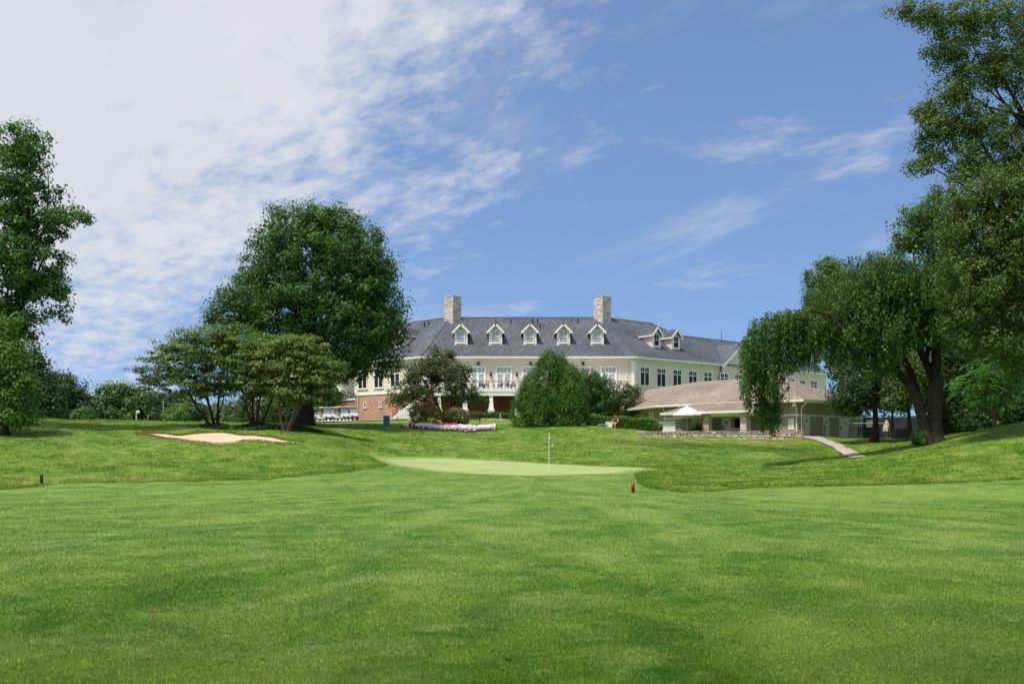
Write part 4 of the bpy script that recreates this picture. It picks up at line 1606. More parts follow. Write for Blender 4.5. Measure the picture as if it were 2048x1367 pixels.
def pdoor(A, U, O, px0, px1, z1, mat='door', z0=None, sign=True):
    s0, s1 = along(px0, A, U), along(px1, A, U)
    z0 = PZ if z0 is None else z0
    mb = MB()
    mb.box(s0 - 0.07, s0, 0, 0.07, z0, z1 + 0.07, A, U, O, UP)
    mb.box(s1, s1 + 0.07, 0, 0.07, z0, z1 + 0.07, A, U, O, UP)
    mb.box(s0, s1, 0, 0.07, z1, z1 + 0.07, A, U, O, UP)
    mb.box(s0, s1, 0, 0.04, z0, z1, A, U, O, UP)
    d = mb.build('door', M[mat], pool)
    h = MB()
    h.box(s0 + 0.1, s0 + 0.16, 0.042, 0.1, z0 + 0.85, z0 + 1.2, A, U, O, UP)
    o = h.build('door_handle', M['black'], None)
    o.parent = d
    if sign:
        h = MB()
        m_ = (s0 + s1) / 2
        h.box(m_ - 0.1, m_ + 0.1, 0.042, 0.055, z0 + 1.45, z0 + 1.68, A, U, O, UP)
        o = h.build('door_sign', M['black'], None)
        o.parent = d
    for zz in (0.3, 1.0, 1.7):
        h = MB()
        h.box(s1 - 0.03, s1 + 0.04, 0.07, 0.09, z0 + zz, z0 + zz + 0.12, A, U, O, UP)
        o = h.build('hinge', M['black'], None)
        o.parent = d


pdoor(A2, US, OS, 1607, 1618, PZ + 1.98)
pdoor(A2, US, OS, 1646, 1657, PZ + 1.98)
pdoor(A2, US, OS, 1679, 1700, PZ + 1.98)
pdoor(A, UF, OF, 1445, 1462, PZ + 2.0, 'wdoor')
for px in (1600.5,):
    downpipe(pool, A + UF * (LF - 0.15), OF, PZ - 0.3, EZ2 - 0.1, 'white', 0.06)
downpipe(pool, A2 + US * 0.35, OS, PZ - 0.3, EZ2 - 0.1, 'white', 0.06)
downpipe(pool, A + UF * 0.3, OF, PZ + 0.3, EZ2 - 0.1, 'white', 0.06)
mb = MB()
s0 = along(1577, A, UF)
s1 = along(1588, A, UF)
mb.box(s0, s1, 0.0, 0.05, PZ + 0.75, PZ + 1.75, A, UF, OF, UP)
nb_ = mb.build('notice_board', M['white'], pool)
for i in range(7):
    mb = MB()
    z = PZ + 1.6 - i * 0.115
    mb.box(s0 + 0.08, s0 + 0.08 + R.uniform(0.2, 0.42), 0.052, 0.056, z, z + 0.035, A, UF, OF, UP)
    o = mb.build('printed_line', M['steel'], None)
    o.parent = nb_
# white low screen, louvres, window on the far face
mb = MB()
s0, s1 = along(1319, A, UF), along(1352, A, UF)
mb.box(s0, s1, 0.0, 0.12, PZ - 0.3, PZ + 1.75, A, UF, OF, UP)
mb.box(s0 - 0.05, s1 + 0.05, -0.0, 0.16, PZ + 1.75, PZ + 1.85, A, UF, OF, UP)
mb.build('white_panel', M['wdoor'], pool)
window(pool, A3 + UE * along(1279, A3, UE), UE, OE, 2.2, PZ + 1.7, PZ + 2.8, 'pair', fm='cream')
for px in (1303, 1394):
    AA, UU, OO = (A3, UE, OE) if px < 1310 else (A, UF, OF)
    s = along(px, AA, UU)
    mb = MB()
    wd = 0.55
    mb.box(s - wd, s - wd + 0.1, 0, 0.08, PZ + 1.6, PZ + 3.1, AA, UU, OO, UP)
    mb.box(s + wd - 0.1, s + wd, 0, 0.08, PZ + 1.6, PZ + 3.1, AA, UU, OO, UP)
    for i in range(6):
        mb.box(s - wd + 0.1, s + wd - 0.1, 0.0, 0.07, PZ + 1.62 + i * 0.25, PZ + 1.74 + i * 0.25, AA, UU, OO, UP)
    mb.build('louvre', M['white'], pool)
for px, dd in ((1367, 0.0), (1596, 0.0)):
    s = along(px, A, UF)
    mb = MB()
    mb.box(s - 0.1, s + 0.1, 0.5, 0.7, EZ2 - 0.55, EZ2 - 0.2, A, UF, OF, UP)
    mb.box(s - 0.18, s + 0.18, 0.6, 0.8, EZ2 - 0.6, EZ2 - 0.42, A, UF, OF, UP)
    mb.build('floodlight', M['white'], pool)
for px, py, d in ((1247, 800, 120), (1325, 789, 112), (1621, 782, 98)):
    p = W(px, py, d)
    mb = MB()
    mb.lathe((p.x, p.y, p.z - 0.5), [(0.09, -0.6), (0.09, 0.55), (0.12, 0.56), (0.12, 0.72)], 8)
    o = mb.build('vent_pipe', M['steel'], None)
    o.parent = proof
# porch
sA, sB = along(1382, A, UF) - 1.2, along(1545, A, UF)
OVp = 0.95 + 2.6
zl = EZ2 - 2.6 * 0.377 + 0.02
Q = lambda s, o_, z: A + UF * s + OF * o_ + UP * z
mb = MB()
mb.poly([Q(sA, OVp, zl), Q(sB, OVp, zl), Q(sB - 2.2, 0.9, EZ2 + 0.03), Q(sA + 2.4, 0.9, EZ2 + 0.03)])
mb.poly([Q(sA, 0.9, zl), Q(sA, OVp, zl), Q(sA + 2.4, 0.9, EZ2 + 0.03)])
mb.poly([Q(sB, OVp, zl), Q(sB, 0.9, zl), Q(sB - 2.2, 0.9, EZ2 + 0.03)])
mb.build('porch_roof', M['brown_roof'], pool)
mb = MB()
mb.box(sA - 0.02, sB + 0.02, OVp - 0.03, OVp + 0.12, zl - 0.2, zl + 0.02, A, UF, OF, UP)
mb.box(sA - 0.12, sA - 0.0, 0.9, OVp, zl - 0.2, zl + 0.02, A, UF, OF, UP)
mb.box(sA, sB, 0.1, OVp - 0.03, zl - 0.22, zl - 0.2, A, UF, OF, UP)
mb.box(sA + 1.2, sB, OVp - 0.8, OVp - 0.6, zl - 0.48, zl - 0.22, A, UF, OF, UP)
mb.build('porch_fascia', M['cream'], pool)
for px in (1415, 1490):
    s = along(px, A + OF * (OVp - 0.7), UF)
    c = A + OF * (OVp - 0.7) + UF * s
    mb = MB()
    mb.box(-0.30, 0.30, -0.30, 0.30, PZ - 0.3, zl - 0.23, c, UF, OF, UP)
    pil = mb.build('porch_pillar', M['mortar'], pool)
    z = PZ - 0.1
    while z < zl - 0.35:
        h = R.uniform(0.22, 0.34)
        for (uu, nn) in ((UF, OF), (OF, -UF), (OF, UF)):
            x = -0.33
            while x < 0.3:
                w = R.uniform(0.22, 0.4)
                st = MB()
                st.box(x, min(x + w - 0.02, 0.33), 0.24, 0.31 + R.uniform(0, 0.045), z, min(z + h - 0.02, zl - 0.24), c, uu, nn, UP)
                o = st.build('stone', M['stone'], None)
                o.parent = pil
                x += w
        z += h
mb = MB()
s0, s1 = along(1468, A, UF), along(1492, A, UF)
mb.box(s0, s1, 0.02, 0.55, PZ + 0.85, PZ + 0.95, A, UF, OF, UP)
mb.build('serving_counter', M['white'], pool)
mb = MB()
mb.box(s0 + 0.1, s1 - 0.1, 0.0, 0.03, PZ + 0.97, PZ + 1.9, A, UF, OF, UP)
mb.build('serving_hatch', M['dglass'], pool)
c = A + OF * 2.3 + UF * along(1499, A + OF * 2.3, UF)
mb = MB()
mb.box(-0.07, 0.07, -0.07, 0.07, PZ - 0.2, PZ + 1.5, c, UF, OF, UP)
mb.build('white_post', M['white'], pool)
box_e = A + OF * 1.6 + UF * along(1430, A + OF * 1.6, UF)
mb = MB()
mb.box(-0.35, 0.35, -0.3, 0.3, tz(box_e.x, box_e.y) - 0.05, PZ + 0.85, box_e, UF, OF, UP)
mb.box(-0.3, 0.3, 0.3, 0.32, PZ + 0.45, PZ + 0.8, box_e, UF, OF, UP)
tag(mb.build('storage_box', M['steel']), 'small grey box beside the left stone porch pillar', 'box')

# white market umbrella on the terrace
uc = ground_at(1374, 96.5)
ue = empty('market_umbrella', uc, 'open white market umbrella in front of the pool house', 'umbrella')
mb = MB()
mb.tube([uc, uc + UP * 2.75], 0.035, 6)
mb.lathe(uc, [(0.4, 0), (0.4, 0.08), (0.06, 0.12)], 10)
mb.build('pole', M['steel'], ue)
mb = MB()
n = 8
zt, ze_ = 2.75, 1.95
rim = [uc + Vector((math.cos(k * math.pi / 4 + 0.3) * 1.42, math.sin(k * math.pi / 4 + 0.3) * 1.42, ze_)) for k in range(n)]
mid_ = [uc + Vector((math.cos(k * math.pi / 4 + 0.3) * 0.7, math.sin(k * math.pi / 4 + 0.3) * 0.7, zt - 0.30)) for k in range(n)]
for k in range(n):
    k2 = (k + 1) % n
    mb.poly([rim[k], rim[k2], mid_[k2], mid_[k]])
    mb.poly([mid_[k], mid_[k2], uc + UP * zt])
    mb.poly([rim[k] - UP * 0.12, rim[k2] - UP * 0.12, rim[k2], rim[k]])
mb.build('canopy', M['canvas'], ue)
mb = MB()
mb.lathe(uc, [(0.03, zt), (0.05, zt + 0.06), (0.01, zt + 0.16)], 6)
mb.build('finial', M['white'], ue)

# stone retaining wall, every stone its own part
w0, w1 = Vector((11.6, 92.3, 0)), Vector((26.3, 89.9, 0))
uw = (w1 - w0).normalized()
ow = Vector((uw.y, -uw.x, 0))
Lw = (w1 - w0).length
rw = empty('retaining_wall', (w0 + w1) / 2 + UP * 2.9, 'low fieldstone retaining wall below the pool house terrace', 'wall')
WT = 3.52
mb = MB()
mb.box(0, Lw, -0.35, -0.06, 2.2, WT - 0.05, w0, uw, ow, UP)
mb.build('wall_core', M['mortar'], rw)
z = 2.55
while z < WT - 0.05:
    h = R.uniform(0.22, 0.3)
    h = min(h, WT - z)
    x = R.uniform(-0.2, 0)
    while x < Lw:
        w = R.uniform(0.2, 0.7)
        a, b = max(0, x), min(Lw, x + w - 0.025)
        if b - a > 0.08:
            st = MB()
            f = R.uniform(0.0, 0.07)
            zb, zt_ = z + R.uniform(-0.05, 0.03), z + h - 0.02 + R.uniform(-0.06, 0.05)
            if zt_ - zb < 0.1: zt_ = zb + 0.12
            k = 0.05
            p = lambda s, o_, zz: w0 + uw * s + ow * o_ + UP * zz
            back = [p(a, -0.1, zb), p(b, -0.1, zb), p(b, -0.1, zt_), p(a, -0.1, zt_)]
            fr = [p(a + k * R.random() * 2, f, zb + k * R.random()), p(b - k * R.random() * 2, f, zb + k * R.random()), p(b - k * R.random() * 2, f, zt_ - k * R.random()), p(a + k * R.random() * 2, f, zt_ - k * R.random())]
            st.poly(fr)
            for i in range(4):
                j = (i + 1) % 4
                st.poly([back[i], back[j], fr[j], fr[i]])
            st.build('stone', M['stone'], rw)
        x += w
    z += h
x = 0
while x < Lw:
    w = R.uniform(0.5, 0.9)
    st = MB()
    st.box(x, min(Lw, x + w - 0.02), -0.38, 0.06 + R.uniform(-0.02, 0.03), WT, WT + R.uniform(0.05, 0.09), w0, uw, ow, UP)
    st.build('cap_stone', M['stone'], rw)
    x += w

# ------------------------------------------------------------------ pool yard on the right
fence = empty('pool_fence', ground_at(1770, 104), 'tall black screened fence around the pool behind the trees', 'fence')
fx0, fx1, fy = (1704 - 1024) / F * 104, (1900 - 1024) / F * 104, 104.0
np_ = 9
for i in range(np_):
    x = fx0 + (fx1 - fx0) * i / (np_ - 1)
    z = tz(x, fy)
    mb = MB()
    mb.tube([(x, fy, z - 0.2), (x, fy, z + 2.6)], 0.05, 6)
    mb.build('post', M['black'], fence)
    if i < np_ - 1:
        xn = fx0 + (fx1 - fx0) * (i + 1) / (np_ - 1)
        mb = MB()
        mb.box(x + 0.06, xn - 0.06, fy - 0.01, fy + 0.01, z + 0.1, z + 2.45)
        mb.build('screen_panel', M['fence'], fence)
mb = MB()
mb.tube([(fx0, fy, tz(fx0, fy) + 2.5), (fx1, fy, tz(fx1, fy) + 2.5)], 0.03, 5)
mb.build('top_rail', M['black'], fence)
q = ground_at(1803, 86.0)
ub = empty('utility_box', q, 'dark green utility cabinet between the tree trunks', 'cabinet')
mb = MB()
mb.box(-0.65, 0.65, -0.5, 0.5, 0.1, 0.85, q)
mb.box(-0.68, 0.68, -0.53, 0.53, 0.85, 0.92, q)
mb.build('cabinet', M['utility'], ub)
mb = MB()
mb.box(-0.75, 0.75, -0.6, 0.6, -0.15, 0.1, q)
mb.build('concrete_pad', M['concrete'], ub)
q = ground_at(1773, 99)
closed_umbrella(q.x, q.y, q.z, 2.0, 'tan_canvas', 'folded pale pink umbrella beside the pool fence', 0.36)
q = ground_at(1740, 98)
sw = empty('swing_bench', q, 'dark metal swing bench with slanted legs by the pool fence', 'bench')
for s in (-1.6, 1.6):
    mb = MB()
    mb.tube([q + Vector((s - 0.35 * (1 if s < 0 else -1), 0, 1.6)), q + Vector((s + 0.35 * (1 if s > 0 else -1), -0.5, 0))], 0.05, 6)
    mb.tube([q + Vector((s - 0.35 * (1 if s < 0 else -1), 0, 1.6)), q + Vector((s + 0.35 * (1 if s > 0 else -1), 0.5, 0))], 0.05, 6)
    mb.build('leg', M['black'], sw)
mb = MB()
mb.tube([q + Vector((-1.7, 0, 1.6)), q + Vector((1.7, 0, 1.6))], 0.05, 6)
mb.build('top_bar', M['steel'], sw)
mb = MB()
for i in range(12):
    mb.box(-1.1 + i * 0.19, -1.0 + i * 0.19, 0.2, 0.24, 0.45, 1.2, q)
mb.box(-1.2, 1.2, 0.18, 0.26, 1.15, 1.25, q)
mb.build('backrest', M['black'], sw)
mb = MB()
mb.box(-1.2, 1.2, -0.3, 0.2, 0.4, 0.46, q)
mb.build('seat', M['black'], sw)
for px, w_, col, lb in ((1722, 0.5, 'steel', 'small pale sign on the pool fence'), (1738, 0.62, 'white', 'larger white sign on the pool fence')):
    p = ground_at(px, 103.8)
    mb = MB()
    mb.box(-w_, w_, -0.04, 0.0, 1.35, 2.15, p)
    tag(mb.build('pool_sign', M[col]), lb, 'sign')
p = ground_at(1648, 92.0)
mb = MB()
mb.tube([p + UP * -0.1, p + Vector((0.12, 0, 1.05))], 0.07, 7)
tag(mb.build('path_bollard', M['dgreen']), 'leaning dark green post beside the concrete path', 'post')

# ------------------------------------------------------------------ golf things
fp = G(1098, 944.5, 40)
fs = empty('flagstick', fp, 'white flagstick with green and white checkered flag on the putting green', 'flagstick')
hgt = 77 / F * fp.y
mb = MB()
mb.tube([fp - UP * 0.1, fp + UP * hgt], 0.017, 6)
mb.lathe(fp + UP * hgt, [(0.02, 0), (0.03, 0.03), (0.005, 0.06)], 6)
mb.build('pole', M['flag_w'], fs)
nx_, nz_ = 5, 5
mb = MB()
for i in range(nx_):
    for j in range(nz_):
        def fpnt(a, b):
            t = a / nx_
            return fp + Vector((0.02 + 0.24 * t * (0.75 + 0.25 * (1 - b / nz_)) * (0.6 + 0.5 * b / nz_), -0.07 * math.sin(t * 5 + b * 0.5), hgt - 0.06 - 0.50 * b / nz_ - 0.14 * t * t - 0.08 * t))
        mb.poly([fpnt(i, j + 1), fpnt(i + 1, j + 1), fpnt(i + 1, j), fpnt(i, j)], mi=(i + j) % 2)
mb.build('flag', [M['flag_g'], M['flag_w']], fs)
for px, py, top, name, lab in ((1266, 985, 'red', 'marker_stake', 'brown marker stake with a red top right of the green'), (83, 968, 'dgreen', 'marker_stake', 'brown marker stake with a dark green top on the left bank')):
    p = G(px, py)
    e = empty(name, p, lab, 'stake')
    h = 19.5 / F * p.y
    w = 3.3 / F * p.y
    mb = MB()
    mb.lathe(p, [(w, -0.1), (w, h * 0.66)], 8)
    mb.build('stake', M['stake'], e)
    mb = MB()
    mb.lathe(p, [(w * 1.04, h * 0.66), (w * 1.04, h * 0.96), (w * 0.8, h)], 8)
    mb.build('painted_top', M[top], e)
for px, py, lab in ((1515, 948, 'little green rope stake lowest on the right slope'), (1577, 943, 'middle one of three little green stakes on the right slope'), (1632, 935, 'highest of three little green stakes on the right slope')):
    p = G(px, py)
    e = empty('rope_stake', p, lab, 'stake', 'little stakes on the right slope')
    mb = MB()
    mb.lathe(p, [(0.035, -0.05), (0.035, 0.12)], 6)
    mb.build('stake', M['dgreen'], e)
    mb = MB()
    mb.lathe(p, [(0.038, 0.12), (0.038, 0.15), (0.02, 0.16)], 6)
    mb.build('cap', M['cream'], e)
# teal bin
bp = ground_at(773, 96)
be = empty('litter_bin', bp, 'teal slatted litter bin beside the flower bed', 'bin')
mb = MB()
mb.box(-0.26, 0.26, -0.26, 0.26, 0.05, 1.0, bp)
mb.build('body', M['teal'], be)
mb = MB()
for i in range(5):
    mb.box(-0.27 + i * 0.115, -0.19 + i * 0.115, -0.285, -0.262, 0.08, 0.98, bp)
mb.box(0.262, 0.285, -0.25, 0.25, 0.08, 0.98, bp)
mb.build('slats', M['teal'], be)
mb = MB()
mb.box(-0.3, 0.3, -0.3, 0.3, 1.0, 1.07, bp)
mb.build('lid', M['teal'], be)
# bench
bq = ground_at(948, 104)
be = empty('park_bench', bq, 'slatted wooden bench behind the round shrubs', 'bench')
for i in range(3):
    mb = MB()
    mb.box(-0.75, 0.75, -0.3 + i * 0.17, -0.16 + i * 0.17, 0.42, 0.46, bq)
    mb.build('seat_slat', M['wood'], be)
for i in range(3):
    mb = MB()
    mb.box(-0.75, 0.75, 0.24, 0.28, 0.55 + i * 0.17, 0.66 + i * 0.17, bq)
    mb.build('back_slat', M['wood'], be)
for s in (-0.6, 0.6):
    mb = MB()
    mb.box(s - 0.04, s + 0.04, -0.3, -0.22, 0, 0.42, bq)
    mb.box(s - 0.04, s + 0.04, 0.2, 0.24, 0, 1.0, bq)
    mb.build('leg', M['black'], be)


# golf carts
def make_cart(loc, rz, label):
    e = empty('golf_cart', loc, label, 'golf cart', 'golf carts parked by the brick wall')
    def part(n, mat, fn, par=None):
        b = MB()
        fn(b)
        o = bpy.data.objects.new(n, b.mesh(n, M[mat]))
        COL.objects.link(o)
        o.parent = par or e
        return o
    def body(b):     # side profile extruded, front at -y
        prof = [(-1.18, 0.32), (-1.22, 0.55), (-1.05, 0.86), (-0.78, 0.95), (-0.62, 0.60), (-0.55, 0.36), (0.05, 0.36), (0.12, 0.66), (0.62, 0.70), (0.66, 0.84), (1.08, 0.82), (1.12, 0.36)]
        for x in (-0.56, 0.56):
            p = [Vector((x, y, z)) for y, z in prof]
            b.poly(p if x < 0 else p[::-1])
        for i in range(len(prof)):
            (y0, z0), (y1, z1) = prof[i], prof[(i + 1) % len(prof)]
            b.poly([(-0.56, y1, z1), (-0.56, y0, z0), (0.56, y0, z0), (0.56, y1, z1)])
    part('body', 'cart', body)
    def roof_(b):
        b.box(-0.6, 0.6, -0.75, 0.95, 1.76, 1.82)
        b.box(-0.52, 0.52, -0.66, 0.86, 1.82, 1.88)
    part('roof', 'cart_roof', roof_)
    for sx in (-1, 1):
        part('roof_post', 'black', lambda b: b.tube([(sx * 0.52, -0.85, 0.92), (sx * 0.52, -0.62, 1.77)], 0.025, 5))
        part('roof_post', 'black', lambda b: b.tube([(sx * 0.54, 0.85, 0.8), (sx * 0.54, 0.8, 1.77)], 0.025, 5))
    part('windshield', 'pglass', lambda b: b.poly([(-0.5, -0.84, 0.95), (0.5, -0.84, 0.95), (0.5, -0.64, 1.7), (-0.5, -0.64, 1.7)]))
    part('seat', 'seat', lambda b: b.box(-0.5, 0.5, 0.08, 0.6, 0.71, 0.83))
    part('seat_back', 'seat', lambda b: b.box(-0.5, 0.5, 0.55, 0.66, 0.85, 1.25))
    part('bumper', 'black', lambda b: b.box(-0.5, 0.5, -1.3, -1.23, 0.36, 0.46))
    for s in (-0.25, 0.25):
        part('golf_bag', 'bag', lambda b: b.tube([(s, 0.92, 0.45), (s, 1.02, 1.35)], 0.14, 8))
    for sx in (-1, 1):
        for y in (-0.82, 0.78):
            w_ = part('wheel', 'tyre', lambda b: b.tube([(sx * 0.44, y, 0.23), (sx * 0.60, y, 0.23)], 0.23, 12))
            part('hub', 'cart', lambda b: b.tube([(sx * 0.60, y, 0.23), (sx * 0.615, y, 0.23)], 0.11, 8), w_)
    for s in (-0.4, 0.4):
        part('headlight', 'lamp', lambda b: b.box(s - 0.1, s + 0.1, -1.235, -1.16, 0.6, 0.7))
    e.rotation_euler = (0, 0, rz)
    return e


for px, d, rz, lab in ((630, 131, 0.65, 'leftmost golf cart of the row beside the maple trunk'), (648, 129.5, 0.7, 'second golf cart from the maple trunk in the row'), (664, 132, 0.55, 'middle golf cart of the row in front of the brick wall'),
                       (683, 130.5, 0.7, 'second golf cart from the right end of the row'), (702, 133, 0.6, 'rightmost golf cart of the row by the white downpipe')):
    x = (px - 1024) / F * d
    make_cart((x, d, tz(x, d) + 0.12), rz, lab)

for i in range(12):
    p = ground_at(622 + i * 7.2, 126.5 + 0.5 * (i % 2))
    mb = MB()
    mb.lathe(p, [(0.22, -0.15), (R.uniform(0.2, 0.3), 0.1), (R.uniform(0.12, 0.2), R.uniform(0.2, 0.3)), (0.05, 0.33)], 7)
    tag(mb.build('edging_rock', M['stone']), 'pale rock in the row in front of the golf carts', 'rock', 'edging rocks before the golf carts')
# lamp posts behind the left bank
p = ground_at(273, 98)
e = empty('lamp_post', p, 'short lamp post with a pale round head on the left', 'lamp post')
mb = MB()
mb.tube([p - UP * 0.5, W(273, 826, 98)], 0.06, 6)
mb.build('post', M['cream'], e)
t = W(276, 824.5, 98)
mb = MB()
mb.lathe(t - UP * 0.12, [(0.05, 0), (0.2, 0.08), (0.22, 0.2), (0.1, 0.3)], 10)
mb.build('lamp_head', M['lamp'], e)
p = ground_at(327, 100)
e = empty('flag_pole', p, 'thin grey pole standing before the left tree line', 'pole')
mb = MB()
mb.tube([p - UP * 0.3, W(327, 805, 100)], 0.05, 6)
mb.build('pole', M['steel'], e)
mb = MB()
mb.lathe(W(327, 805, 100), [(0.06, 0), (0.08, 0.06), (0.02, 0.14)], 8)
mb.build('finial', M['steel'], e)

# ------------------------------------------------------------------ trees
# big maple
mp_ = ground_at(608, 92)
tree('maple_tree', 'huge dark green maple with a rounded crown beside the clubhouse', mp_,
     [PB(640, 520, 92, 145, 108, 6.5), PB(590, 470, 92, 75, 58, 3.4), PB(690, 470, 92, 70, 55, 3.2), PB(640, 610, 92, 175, 105, 7.5), PB(705, 640, 92, 105, 115, 5.0, -1.5), PB(740, 690, 92, 72, 75, 3.5), PB(520, 620, 92, 95, 75, 4.2),
      PB(465, 640, 92, 55, 45, 2.6), PB(600, 720, 92, 150, 60, 6.0), PB(730, 560, 92, 68, 75, 3.5), PB(540, 530, 92, 62, 62, 3.2), PB(640, 440, 92, 45, 32, 2.2), PB(752, 480, 92, 14, 22, 0.8)],
     'maple', 1350, 88, 0.215, 0.82, 'bark_dark', 0.62, fork=0.22, nl=16, zmin=W(0, 790, 92).z, flare=1.9)
# dogwoods
for px, d, blobs, lab, mat_, n_ in (
    (432, 80, [(395, 700, 95, 42), (330, 735, 62, 34), (440, 670, 70, 30), (470, 730, 75, 55), (400, 770, 80, 30), (300, 765, 34, 14), (345, 700, 40, 22)], 'spreading dogwood with layered branches, leftmost of the bunker trio', 'dogwood', 420),
    (512, 79, [(505, 715, 75, 45), (520, 765, 75, 35), (545, 690, 55, 28)], 'middle dogwood of the trio, dark and half hidden behind its neighbours', 'dogwood', 240),
    (573, 77, [(590, 715, 70, 42), (630, 745, 66, 40), (560, 760, 60, 36), (655, 790, 44, 18), (545, 725, 45, 35), (610, 690, 50, 20), (600, 785, 60, 22)], 'pale flowering dogwood, rightmost of the bunker trio', 'dogwood_b', 380)):
    b = ground_at(px, d)
    tree('dogwood_tree', lab, b, [PB(x, y, d, rx, ry, rx / F * d * 0.85, R.uniform(-0.6, 0.6)) for x, y, rx, ry in blobs], mat_, n_, 60, 0.17, 0.62, 'bark_pale' if mat_ == 'dogwood_b' else 'bark_dark', 0.11,
         fork=0.15, flat=0.33, nl=18, up=0.9, stems=4, group='dogwoods by the bunker', shell=0.4, flare=1.3)
# left edge tree
b = ground_at(5, 74)
tree('poplar_tree', 'tall loose green tree cut by the left edge of the picture', b,
     [PB(45, 290, 72, 62, 48), PB(20, 380, 72, 105, 75, 3), PB(60, 440, 72, 85, 55, 2.6), PB(20, 520, 72, 110, 70, 3.5), PB(60, 560, 72, 70, 50, 2.2), PB(10, 620, 72, 85, 60, 3), PB(110, 580, 72, 38, 26), PB(155, 432, 72, 24, 14), PB(120, 425, 72, 30, 20),
      PB(130, 622, 72, 12, 22), PB(40, 680, 72, 45, 42), PB(-80, 450, 72, 90, 120, 4)],
     'poplar', 720, 60, 0.20, 0.62, 'bark_dark', 0.38, nl=18, shell=0.35)
for nm, lab, px, d, blobs, mat_, n_, lf in (
    ('shade_tree', 'bushy light green tree at the left edge of the bank', 12, 68, [(5, 730, 52, 75), (25, 785, 50, 52), (-40, 750, 60, 85), (5, 665, 28, 30), (20, 830, 52, 22)], 'hedge', 420, 0.17),
    ('spruce_tree', 'grey green conifer behind the left bank', 62, 92, [(62, 785, 52, 60), (66, 735, 26, 36), (72, 712, 14, 22), (95, 815, 34, 34), (40, 830, 50, 22)], 'fardark', 260, 0.22),
    ('shade_tree', 'dark rounded tree left of the gap in the tree line', 128, 112, [(128, 790, 44, 42), (115, 765, 30, 22), (150, 810, 32, 36), (125, 830, 48, 20)], 'fardark', 260, 0.26),
    ('shade_tree', 'wide mid green tree at the centre of the left tree line', 225, 118, [(215, 805, 44, 36), (255, 805, 46, 38), (235, 785, 38, 18), (280, 805, 34, 34), (240, 832, 74, 18)], 'far', 340, 0.28),
    ('shade_tree', 'bluish dark tree behind the thin grey pole', 330, 126, [(330, 815, 42, 34), (355, 805, 32, 30), (305, 812, 30, 34), (340, 834, 60, 16)], 'fardark', 220, 0.28),
    ('shade_tree', 'light green small tree left of the first dogwood trunk', 372, 102, [(372, 830, 32, 18), (390, 822, 24, 14)], 'far', 120, 0.22),
    ('shade_tree', 'yellow green tree beyond the dogwood trunks', 480, 112, [(470, 822, 50, 28), (520, 815, 46, 30), (430, 830, 34, 20), (480, 838, 70, 12)], 'far', 200, 0.25),
    ('shade_tree', 'dark tree beyond the middle dogwood', 575, 120, [(570, 812, 46, 38), (600, 805, 36, 42), (535, 822, 32, 28)], 'fardark', 200, 0.28),
    ('shade_tree', 'leafy tree beside the brick annex and carts', 640, 150, [(640, 800, 34, 34), (655, 785, 24, 30), (620, 815, 22, 22)], 'far', 160, 0.32)):
    b = ground_at(px, d)
    tree(nm, lab, b, [PB(x, y, d, rx, ry) for x, y, rx, ry in blobs], mat_, n_, 44, lf, 0.85, 'bark_dark', 0.25, nl=6, group='trees in the left background', shell=0.5)
for px, d, rx, ry, lab in ((168, 100, 22, 10, 'low pale bush left of the lamp post'), (352, 96, 26, 9, 'low yellow green bush right of the grey pole'), (-30, 90, 40, 18, 'low bush under the left edge trees')):
    b = ground_at(px, d)
    e = empty('bush', b, lab, 'bush', 'low bushes behind the left bank')
    c, nr, sz, ti, cc = foliage([((b.x, b.y, b.z + 0.45), (rx / F * d, rx / F * d * 0.8, ry / F * d + 0.35))], 70, 40, 0.16, 0.4)
    leaf_mesh('foliage', c, nr, sz, ti, M['hedge'], e)
# crabapple
b = ground_at(893, 103)
tree('crabapple_tree', 'bronze green crabapple leaning over the flower bed', b,
     [PB(870, 760, 103, 80, 44, 3.2), PB(820, 790, 103, 48, 30, 2), PB(925, 790, 103, 42, 26, 1.8), PB(880, 725, 103, 42, 26, 1.8), PB(845, 740, 103, 40, 28, 1.6), PB(910, 745, 103, 34, 24, 1.4), PB(955, 800, 103, 20, 14, 0.9), PB(790, 800, 103, 20, 14, 0.9), PB(868, 700, 103, 12, 12, 0.6), PB(900, 708, 103, 10, 12, 0.5)],
     'crab', 430, 42, 0.17, 0.55, 'bark_dark', 0.17, fork=0.18, nl=14, stems=2, shell=0.4)
# round shrubs
for px, d, rx, ry, py, lab in ((851, 98.5, 32, 24, 829, 'larger round brownish shrub, left one behind the petunias'), (913, 98, 25, 19, 834, 'smaller round brownish shrub, right one behind the petunias')):
    p = W(px, py, d)
    e = empty('round_shrub', (p.x, p.y, tz(p.x, p.y)), lab, 'shrub', 'round shrubs in the flower bed')
    c, nr, sz, ti, cc = foliage([((p.x, p.y, p.z), (rx / F * d, rx / F * d, ry / F * d))], 170, 46, 0.10, 0.28, shell=0.8)
    leaf_mesh('foliage', c, nr, sz, ti, M['brownbush'], e)
    mb = MB()
    for k in range(5): limb(mb, (p.x, p.y, tz(p.x, p.y) - 0.1), (p.x + R.uniform(-.8, .8), p.y + R.uniform(-.5, .5), p.z + 0.4), 0.05, 0.015)
    mb.build('stems', M['bark_dark'], e)


